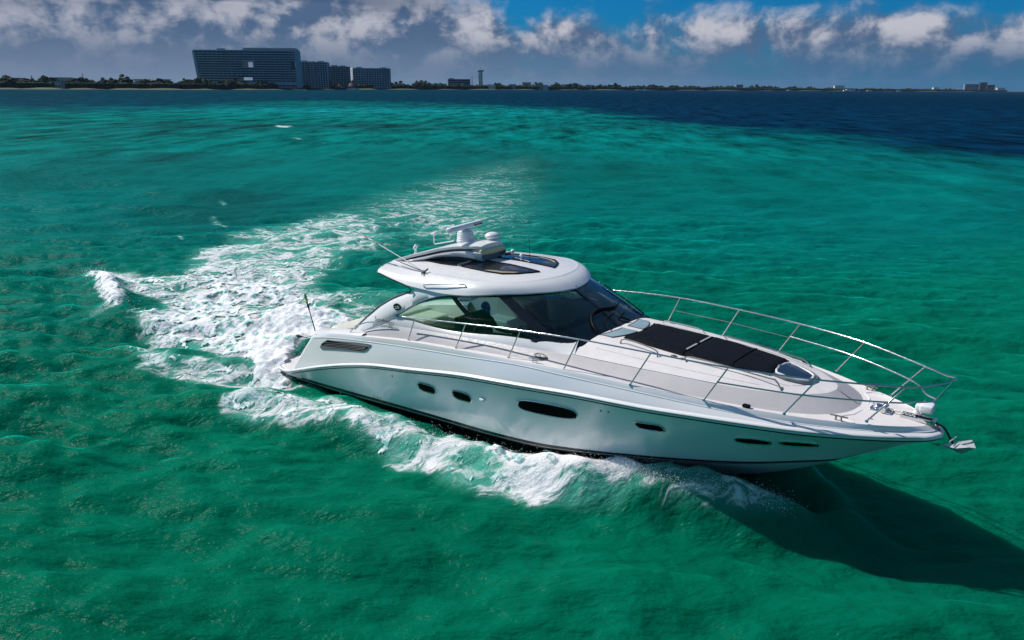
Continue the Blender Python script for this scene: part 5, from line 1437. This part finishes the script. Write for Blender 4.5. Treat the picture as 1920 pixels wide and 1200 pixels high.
def bld(name, label, px0, px1, ytop, ybase, d, cat='building', group=None):
    """an Empty facing the viewer's side of the bay; returns root and size in metres"""
    g = mpp(d); px = (px0+px1)/2; o = empty(name, label, cat, bpt(px, d, 0), RZ, group)
    hy = 155.2+14.4*px/1920; top = CAM[2]+(hy-ytop)*g*1.0
    return o, (px1-px0)*g, top
def T_(o, mb, name, mat, sm=None): return mb.build(name, mat, o, sm)
# the big leaning-ended hotel
D0 = 1170
h0, W0, H0 = bld('hotel', 'huge slab hotel with a square opening through its blue balconied front', 365, 557, 98, 167, D0)
g0 = mpp(D0); X = lambda px: (px-461)*g0; Zp = lambda y: CAM[2]+(158.7-y)*g0
xl = lambda z: -W0/2+1.5+4.5*(1-z/H0)
va = (X(457), X(476), Zp(128), Zp(118)); vb = (X(446), X(472), Zp(151), Zp(145.5))
levels = [2, vb[2], vb[3], va[2], va[3], H0-1]
mb = MB()
for k in range(5):
    z0_, z1_ = levels[k], levels[k+1]; segs = [(None, W0/2-1)]
    if k == 1: segs = [(None, vb[0]), (vb[1], W0/2-1)]
    if k == 3: segs = [(None, va[0]), (va[1], W0/2-9)]
    for a, b in segs:
        if a is None: mb.add([(xl(z0_)+1, 0, z0_), (b, 0, z0_), (b, 22, z0_), (xl(z0_)+1, 22, z0_), (xl(z1_)+1, 0, z1_), (b, 0, z1_), (b, 22, z1_), (xl(z1_)+1, 22, z1_)], [(0, 1, 5, 4), (1, 2, 6, 5), (2, 3, 7, 6), (3, 0, 4, 7), (4, 5, 6, 7), (0, 3, 2, 1)])
        else: mb.box((a, 0, z0_), (b, 22, z1_))
T_(h0, mb, 'wall', F_['glass'])
mb = MB(); nf = 15
for k in range(nf+1):
    z = 4+(H0-5)*k/nf; a = xl(z)
    cuts = [(a, W0/2-.5)]
    if vb[2]-1 < z < vb[3]+1: cuts = [(a, vb[0]), (vb[1], W0/2-.5)]
    if va[2]-1 < z < va[3]+1: cuts = [(a, va[0]), (va[1], W0/2-9)]
    for p_, q in cuts: mb.box((p_, -2.2, z-.45), (q, .5, z+.45))
T_(h0, mb, 'balcony', F_['slab'])
mb = MB()
for k in range(22):
    x = -W0/2+9+k*(W0-14)/21
    for a, b in ((4, vb[2]-1), (vb[3]+1, va[2]-1), (va[3]+1, H0-2)): mb.box((x-.15, -1.6, a), (x+.15, .4, b))
mb.box((xl(H0), -2.6, H0-1.6), (W0/2, 22, H0+.2)); mb.add([(xl(0)-1.2, -2.6, 3), (xl(0)+2.2, -2.6, 3), (xl(H0)+2.2, -2.6, H0-1.6), (xl(H0)-1.2, -2.6, H0-1.6), (xl(0)-1.2, 22, 3), (xl(0)+2.2, 22, 3), (xl(H0)+2.2, 22, H0-1.6), (xl(H0)-1.2, 22, H0-1.6)], [(0, 1, 2, 3), (0, 3, 7, 4), (1, 5, 6, 2), (4, 7, 6, 5)])
mb.box((W0/2-2.0, -2.6, 3), (W0/2, 22, H0-1.6)); mb.box((-20, -2.5, 8), (W0/2, -1.9, 11)); T_(h0, mb, 'frame', F_['teal'])
mb = MB()
for (a, b, c, d_) in ((va[0]-1.2, va[0], va[2]-1, va[3]+1), (va[1], va[1]+1.2, va[2]-1, va[3]+1), (va[0], va[1], va[3], va[3]+1), (va[0], va[1], va[2]-1, va[2])): mb.box((a, -2.8, c), (b, 0, d_))
T_(h0, mb, 'opening_surround', F_['dim'])
mb = MB(); mb.box((X(456), 3, H0+.2), (X(556), 16, H0+2.4)); mb.box((X(458), 2, H0+2.6), (X(553), 17, H0+3.6)); mb.box((X(408), 4, H0+.2), (X(420), 14, H0+2.8)); T_(h0, mb, 'roof_plant', F_['dim'])
def tower_block(name, label, px0, px1, ytop, d, floors, bays, wall, slab, endw=None, stripe=None, step=0):
    o, W_, H_ = bld(name, label, px0, px1, ytop, 167, d); mb = MB(); mb.box((-W_/2+.6, 0, 1.5), (W_/2-.6, 18, H_-.5)); T_(o, mb, 'wall', wall)
    mb = MB()
    for k in range(floors+1):
        z = 3+(H_-3.5)*k/floors
        for b in range(bays):
            xa = -W_/2+W_*b/bays; dz = (step*(b % 3)) ; mb.box((xa+.5, -1.8-(b % 2)*1.2, z-.4), (xa+W_/bays-.5, .3, z+.4))
    T_(o, mb, 'balcony', slab)
    mb = MB()
    for b in range(bays+1):
        xa = -W_/2+W_*b/bays; mb.box((xa-.35, -2.4, 2), (xa+.35, .6, H_+(1.2 if b % 3 == 1 else .2)))
    T_(o, mb, 'dividing_wall', slab)
    if stripe:
        mb = MB()
        for s_ in stripe: xa = -W_/2+(s_-px0)*mpp(d); mb.box((xa-1.6, -3.6, 2), (xa+1.6, .5, H_+.6))
        T_(o, mb, 'stair_tower', F_['haze'])
    if endw:
        mb = MB(); e_ = endw*mpp(d); q_ = [(-W_/2-e_, 10), (-W_/2, -3.2), (-W_/2, 18.2), (-W_/2-e_, 18.2)]
        mb.add([(a, b, z) for z in (1.5, H_+.4) for a, b in q_], [(0, 1, 5, 4), (1, 2, 6, 5), (2, 3, 7, 6), (3, 0, 4, 7), (4, 5, 6, 7)]); T_(o, mb, 'end_wall', F_['white'])
        mb = MB()
        for k in range(floors): z = 5+(H_-6)*k/floors; fa, fb = (lambda t, u: (q_[0][0]+(q_[1][0]-q_[0][0])*t-.88*u, q_[0][1]+(q_[1][1]-q_[0][1])*t-.47*u)), None
        for k in range(floors):
            z = 5+(H_-6)*k/floors; P_ = [fa(.45, .1)+(z,), fa(.85, .1)+(z,), fa(.85, .1)+(z+1.5,), fa(.45, .1)+(z+1.5,)]; mb.add(P_, [(0, 1, 2, 3)])
        T_(o, mb, 'window', F_['glass'])
    mb = MB(); mb.box((-W_/2+6, 3, H_), (-W_/2+14, 12, H_+2.2)); mb.box((W_/2-16, 3, H_), (W_/2-8, 12, H_+1.6)); T_(o, mb, 'roof_plant', F_['dim'])
    return o
tower_block('apartment_block', 'teal apartment block with pale upright bands right beside the slab hotel', 557, 613, 118.5, 1250, 12, 12, F_['glass'], F_['slab'], stripe=[582, 588])
tower_block('apartment_block', 'dark navy apartment block between the teal block and the white ended block', 613, 652, 126.5, 1330, 11, 8, F_['navy'], F_['teal'])
tower_block('apartment_block', 'long blue apartment block with a bright white end wall on its left', 660, 728, 129.5, 1420, 11, 14, F_['navy'], F_['slab'], endw=7)
# thatched roofs and hut at the foot of the blocks
def palapa(label, px, d, r, h):
    o = empty('thatched_pavilion', label, 'pavilion', bpt(px, d, 0), RZ); mb = MB(); mb.cyl((0, 0, h*.35), (0, 0, h), r, .3, 12); T_(o, mb, 'roof', F_['thatch'], 30)
    for a in (0, 1.57, 3.14, 4.71): mb = MB(); mb.cyl((r*.7*math.cos(a), r*.7*math.sin(a), 0), (r*.7*math.cos(a), r*.7*math.sin(a), h*.4), .3, n=8); T_(o, mb, 'post', F_['roof'])
palapa('reddish thatched pavilion in front of the dark navy apartment block', 618, 1255, 8, 15); palapa('pointed brown thatched pavilion below the white end wall', 658, 1320, 10, 16); palapa('low thatched pavilion left of the white ended block', 633, 1265, 7, 9)
def house(name, label, px0, px1, y0, d, wall, roof, floors=1, cat='house', deep=10, gable=False, ybase=None):
    o, W_, H_ = bld(name, label, px0, px1, y0, 167, d, cat); mb = MB(); mb.box((-W_/2, 0, 0), (W_/2, deep, H_)); T_(o, mb, 'wall', wall)
    mb = MB()
    if gable: mb.prism([(-W_/2-1, H_), (W_/2+1, H_), (0, H_+W_*.12+1)], -1, deep+1)
    else: mb.box((-W_/2-1, -1, H_), (W_/2+1, deep+1, H_+.7))
    T_(o, mb, 'roof', roof)
    mb = MB(); n = max(2, int(W_/5))
    for f in range(floors):
        for k in range(n): xa = -W_/2+W_*(k+.5)/n; z = H_*(f+.45)/floors; mb.box((xa-1.1, -.15, z-.7), (xa+1.1, .05, z+.9))
    T_(o, mb, 'window', F_['glass']); return o
def dd_(px, k=60): return sdist(px)+k
house('house', 'small dark house with a dish at the far left of the shore', 20, 34, 147.5, dd_(27, 150), F_['navy'], F_['roof'])
house('house', 'long low house with white roof among the trees left of the pinkish villa', 83, 98, 147.5, dd_(90, 150), F_['white'], F_['roof'])
house('house', 'white flat roofed villa left of the pinkish villa', 98, 127, 146.5, dd_(112, 150), F_['dim'], F_['white'], 2)
house('house', 'pale house half hidden in the trees below the white villa', 100, 112, 154, dd_(106, 20), F_['dim'], F_['dim'], 1)
house('villa', 'pinkish villa beside the thin radio mast', 131, 153, 148, dd_(142, 150), F_['pink'], F_['roof'], 2)
house('house', 'white house on the shore left of the slab hotel', 250, 274, 150, dd_(262, 130), F_['white'], F_['roof'], 2)
house('house', 'small grey house between the white house and the slab hotel', 296, 311, 150, dd_(303, 130), F_['dim'], F_['roof'])
def mast(label, px, y0, d, r=.5, cat='mast'):
    g = mpp(d); hy = 155.2+14.4*px/1920; H_ = CAM[2]+(hy-y0)*g; o = empty('radio_mast', label, cat, bpt(px, d, 0), RZ)
    mb = MB(); mb.tube([(0, 0, 0), (0, 0, H_*.7), (0, 0, H_)], [r*1.6, r, r*.4], 6); T_(o, mb, 'pole', F_['roof']); mb = MB(); mb.box((-r*3, -.2, H_*.85), (r*3, .2, H_*.87)); T_(o, mb, 'crossbar', F_['roof'])
mast('short dark mast between the dark house and the white villa', 59, 142, dd_(59, 150), .8); mast('thin radio mast right of the pinkish villa', 155, 138, dd_(155, 150)); mast('dark mast beside the white tower', 882, 143, dd_(882, 60), .6)
# low office, white tower
o, W_, H_ = bld('office_building', 'low three storey building left of the white tower', 837, 878, 149, 167, dd_(857, 90)); mb = MB(); mb.box((-W_/2, 0, 0), (W_/2, 15, H_)); T_(o, mb, 'wall', F_['navy'])
mb = MB()
for k in range(4): mb.box((-W_/2-.8, -1.5, H_*(.35+.21*k)-.5), (W_/2+(.8 if k < 3 else -3), 0, H_*(.35+.21*k)+.5))
T_(o, mb, 'balcony', F_['dim']); mb = MB(); mb.box((-W_/2+2, 2, H_), (-W_/2+12, 12, H_+2)); T_(o, mb, 'roof_plant', F_['dim'])
o, W_, H_ = bld('tower', 'tall white tower with a dark flared top and spire', 892, 903, 131, 167, dd_(897, 80), 'tower')
mb = MB(); mb.tube([(0, 0, 0), (0, 0, H_*.80), (0, 0, H_*.86)], [W_*.43, W_*.36, W_*.40], 8); T_(o, mb, 'shaft', F_['white'])
mb = MB(); mb.tube([(0, 0, H_*.86), (0, 0, H_*.90), (0, 0, H_*.95), (0, 0, H_*.97)], [W_*.40, W_*.62, W_*.62, W_*.2], 8); T_(o, mb, 'lantern', F_['teal']); mb = MB(); mb.tube([(0, 0, H_*.96), (0, 0, H_*1.10)], [.6, .2], 6); T_(o, mb, 'spire', F_['roof'])
for a in (-.3, .3): mb = MB(); mb.box((W_*a-.5, -W_*.45, 2), (W_*a+.5, -W_*.33, H_*.8)); T_(o, mb, 'pilaster', F_['dim'])
for args in (('house', 'white low shed just right of the white tower', 908, 925, 159.5, 20, 'white', 'dim', 1), ('house', 'small pale house between the shed and the red roofed house', 952, 963, 158.5, 25, 'dim', 'white', 1),
             ('house', 'red roofed house standing tallest right of the tower', 976, 992, 155.5, 60, 'pink', 'roof', 2), ('house', 'grey house just right of the red roofed house', 1000, 1012, 160, 25, 'dim', 'white', 1),
             ('house', 'small white beach house next to the green lawn', 1014, 1024, 160.2, 10, 'white', 'roof', 1), ('house', 'brownish cottage right of the white beach house', 1094, 1106, 160, 30, 'dim', 'roof', 1),
             ('warehouse', 'grey square block rising from the distant tree line', 1377, 1390, 159.5, 60, 'haze', 'dim', 2), ('house', 'white villa behind the moored boats on the distant shore', 1562, 1580, 161, 60, 'white', 'dim', 2),
             ('house', 'bright white house alone near the end of the land', 1748, 1757, 164.3, 40, 'white', 'white', 1), ('hotel', 'pale grey hotel near the tip of the far land', 1806, 1832, 158.5, 120, 'haze', 'dim', 5),
             ('hotel', 'dark blue hotel at the tip of the far land', 1834, 1847, 155.5, 120, 'navy', 'navy', 6), ('hotel', 'lower dark wing right of the dark blue hotel', 1848, 1862, 160, 120, 'navy', 'navy', 4),
             ('house', 'last small white house on the tip of the land', 1868, 1882, 165.2, 40, 'white', 'white', 1)):
    n_, lb, a, b, y0, k, wl, rf, fl_ = args
    house(n_, lb, a, b, y0, dd_((a+b)/2, k), F_[wl], F_[rf], fl_, cat=n_, deep=14)
# lawn patch by the beach house
mb = MB(); P = [bpt(a, sdist(1070)+o_, z) for a, o_, z in ((1060, 18, 1.4), (1078, 18, 1.4), (1076, 60, 5.2), (1064, 60, 5.2))]; mb.add(P, [(0, 1, 2, 3)]); lw = mb.build('lawn', flat('lawn_green', (0.10, 0.20, 0.05)), None, None); tag(lw, 'bright green lawn sloping to the water', kind='structure')
# boats off the shore
def far_boat(label, px, d, L, name='motor_boat', cat='boat', mat=F_['white'], rz=0.0):
    o = empty(name, label, cat, bpt(px, d, 0), RZ+rz); mb = MB()
    prof = [(-L/2, 0.0), (L*.36, 0.0), (L/2, L*.11), (-L/2, L*.09)]; mb.prism(prof, -L*.12, L*.12); T_(o, mb, 'hull', mat)
    mb = MB(); mb.prism([(-L*.30, L*.09), (L*.18, L*.09), (L*.08, L*.17), (-L*.28, L*.17)], -L*.09, L*.09); T_(o, mb, 'cabin', mat); mb = MB(); mb.box((-L*.24, -L*.095, L*.12), (L*.08, L*.095, L*.145)); T_(o, mb, 'window', F_['glass'])
    return o
far_boat('white motor boat moored below the pointed thatched pavilion', 658, 1240, 20); far_boat('white hut boat moored at the foot of the teal apartment block', 566, 1085, 9)
far_boat('left one of two white boats close together off the tree line', 1196, sdist(1196)-60, 17); far_boat('right one of two white boats close together off the tree line', 1209, sdist(1209)-60, 16)
far_boat('white yacht lying off the grey square block', 1478, sdist(1478)-80, 20); far_boat('long white motor yacht before the distant white villa', 1590, sdist(1590)-120, 42)
far_boat('small white boat between the long yacht and the lone white house', 1628, sdist(1628)-150, 22); far_boat('small dark boat nearer than the others on the deep blue water', 1556, 1250, 7, mat=F_['navy'])
far_boat('tiny white boat right of the small dark boat', 1684, sdist(1684)-200, 18)
# ------------------------------------------------------------------ separate loose port and starboard pieces into parts of their own
def islands(o, minsep=2):
    me = o.data; bm = bmesh.new(); bm.from_mesh(me); bm.verts.ensure_lookup_table(); bm.faces.ensure_lookup_table(); seen = set(); groups = []
    for f in bm.faces:
        if f.index in seen: continue
        st_ = [f]; seen.add(f.index); g = []
        while st_:
            q = st_.pop(); g.append(q.index)
            for v in q.verts:
                for n in v.link_faces:
                    if n.index not in seen: seen.add(n.index); st_.append(n)
        groups.append(g)
    bm.free()
    if len(groups) < 2: return
    # pieces of one side of the boat stay together
    sides = {}
    for g in groups:
        ys = [me.vertices[v].co.y for i in g for v in me.polygons[i].vertices]; k = 'c' if min(ys) < -.05 and max(ys) > .05 else ('s' if sum(ys) < 0 else 'p'); sides.setdefault(k, []).extend(g)
    if len(sides) < 2: return
    first = True
    for k, g in sides.items():
        keep = set(g); b2 = bmesh.new(); b2.from_mesh(me); b2.faces.ensure_lookup_table(); bmesh.ops.delete(b2, geom=[f for f in b2.faces if f.index not in keep], context='FACES')
        m2 = bpy.data.meshes.new(o.name); b2.to_mesh(m2); b2.free()
        for mt in me.materials: m2.materials.append(mt)
        if first: tgt = o; first = False
        else: tgt = o.copy(); COL.objects.link(tgt)
        sides[k] = (tgt, m2)
    for k, (tg, m2) in sides.items(): tg.data = m2
for nm in ('side_window', 'hardtop_leg', 'window_mullion', 'weather_strip', 'arch_trim', 'quarter_handrail', 'mast_web', 'mast_side_rib', 'lifeline_wire', 'glass_apron', 'cockpit_coaming', 'cockpit_liner', 'window_sill', 'cabin_side', 'gunwale_cap', 'upper_hull', 'quarter_corner', 'boot_stripe', 'windshield', 'window_seal', 'deck_moulding', 'instrument_pod'):
    for o in [q for q in S.objects if q.type == 'MESH' and q.name.split('.')[0] == nm]: islands(o)
#>>COAST
# ------------------------------------------------------------------ thin sea air out to the horizon
me_ = bpy.data.meshes.new('haze'); bm_ = bmesh.new(); bmesh.ops.create_cube(bm_, size=1); bm_.to_mesh(me_); bm_.free()
haze = bpy.data.objects.new('haze', me_); COL.objects.link(haze); haze.scale = (18600, 18600, 100); haze.location = (6, -1, 45); tag(haze, 'thin bluish air that fades the far end of the coast', kind='stuff')
hm = bpy.data.materials.new('haze_air'); hm.use_nodes = True; t_ = NT(hm.node_tree); t_.n.clear()
pv = t_.new('ShaderNodeVolumePrincipled'); pv.inputs['Density'].default_value = 2.2e-5; pv.inputs['Color'].default_value = (.50, .72, 1, 1)
om = t_.new('ShaderNodeOutputMaterial'); t_.l.new(pv.outputs[0], om.inputs['Volume']); me_.materials.append(hm)
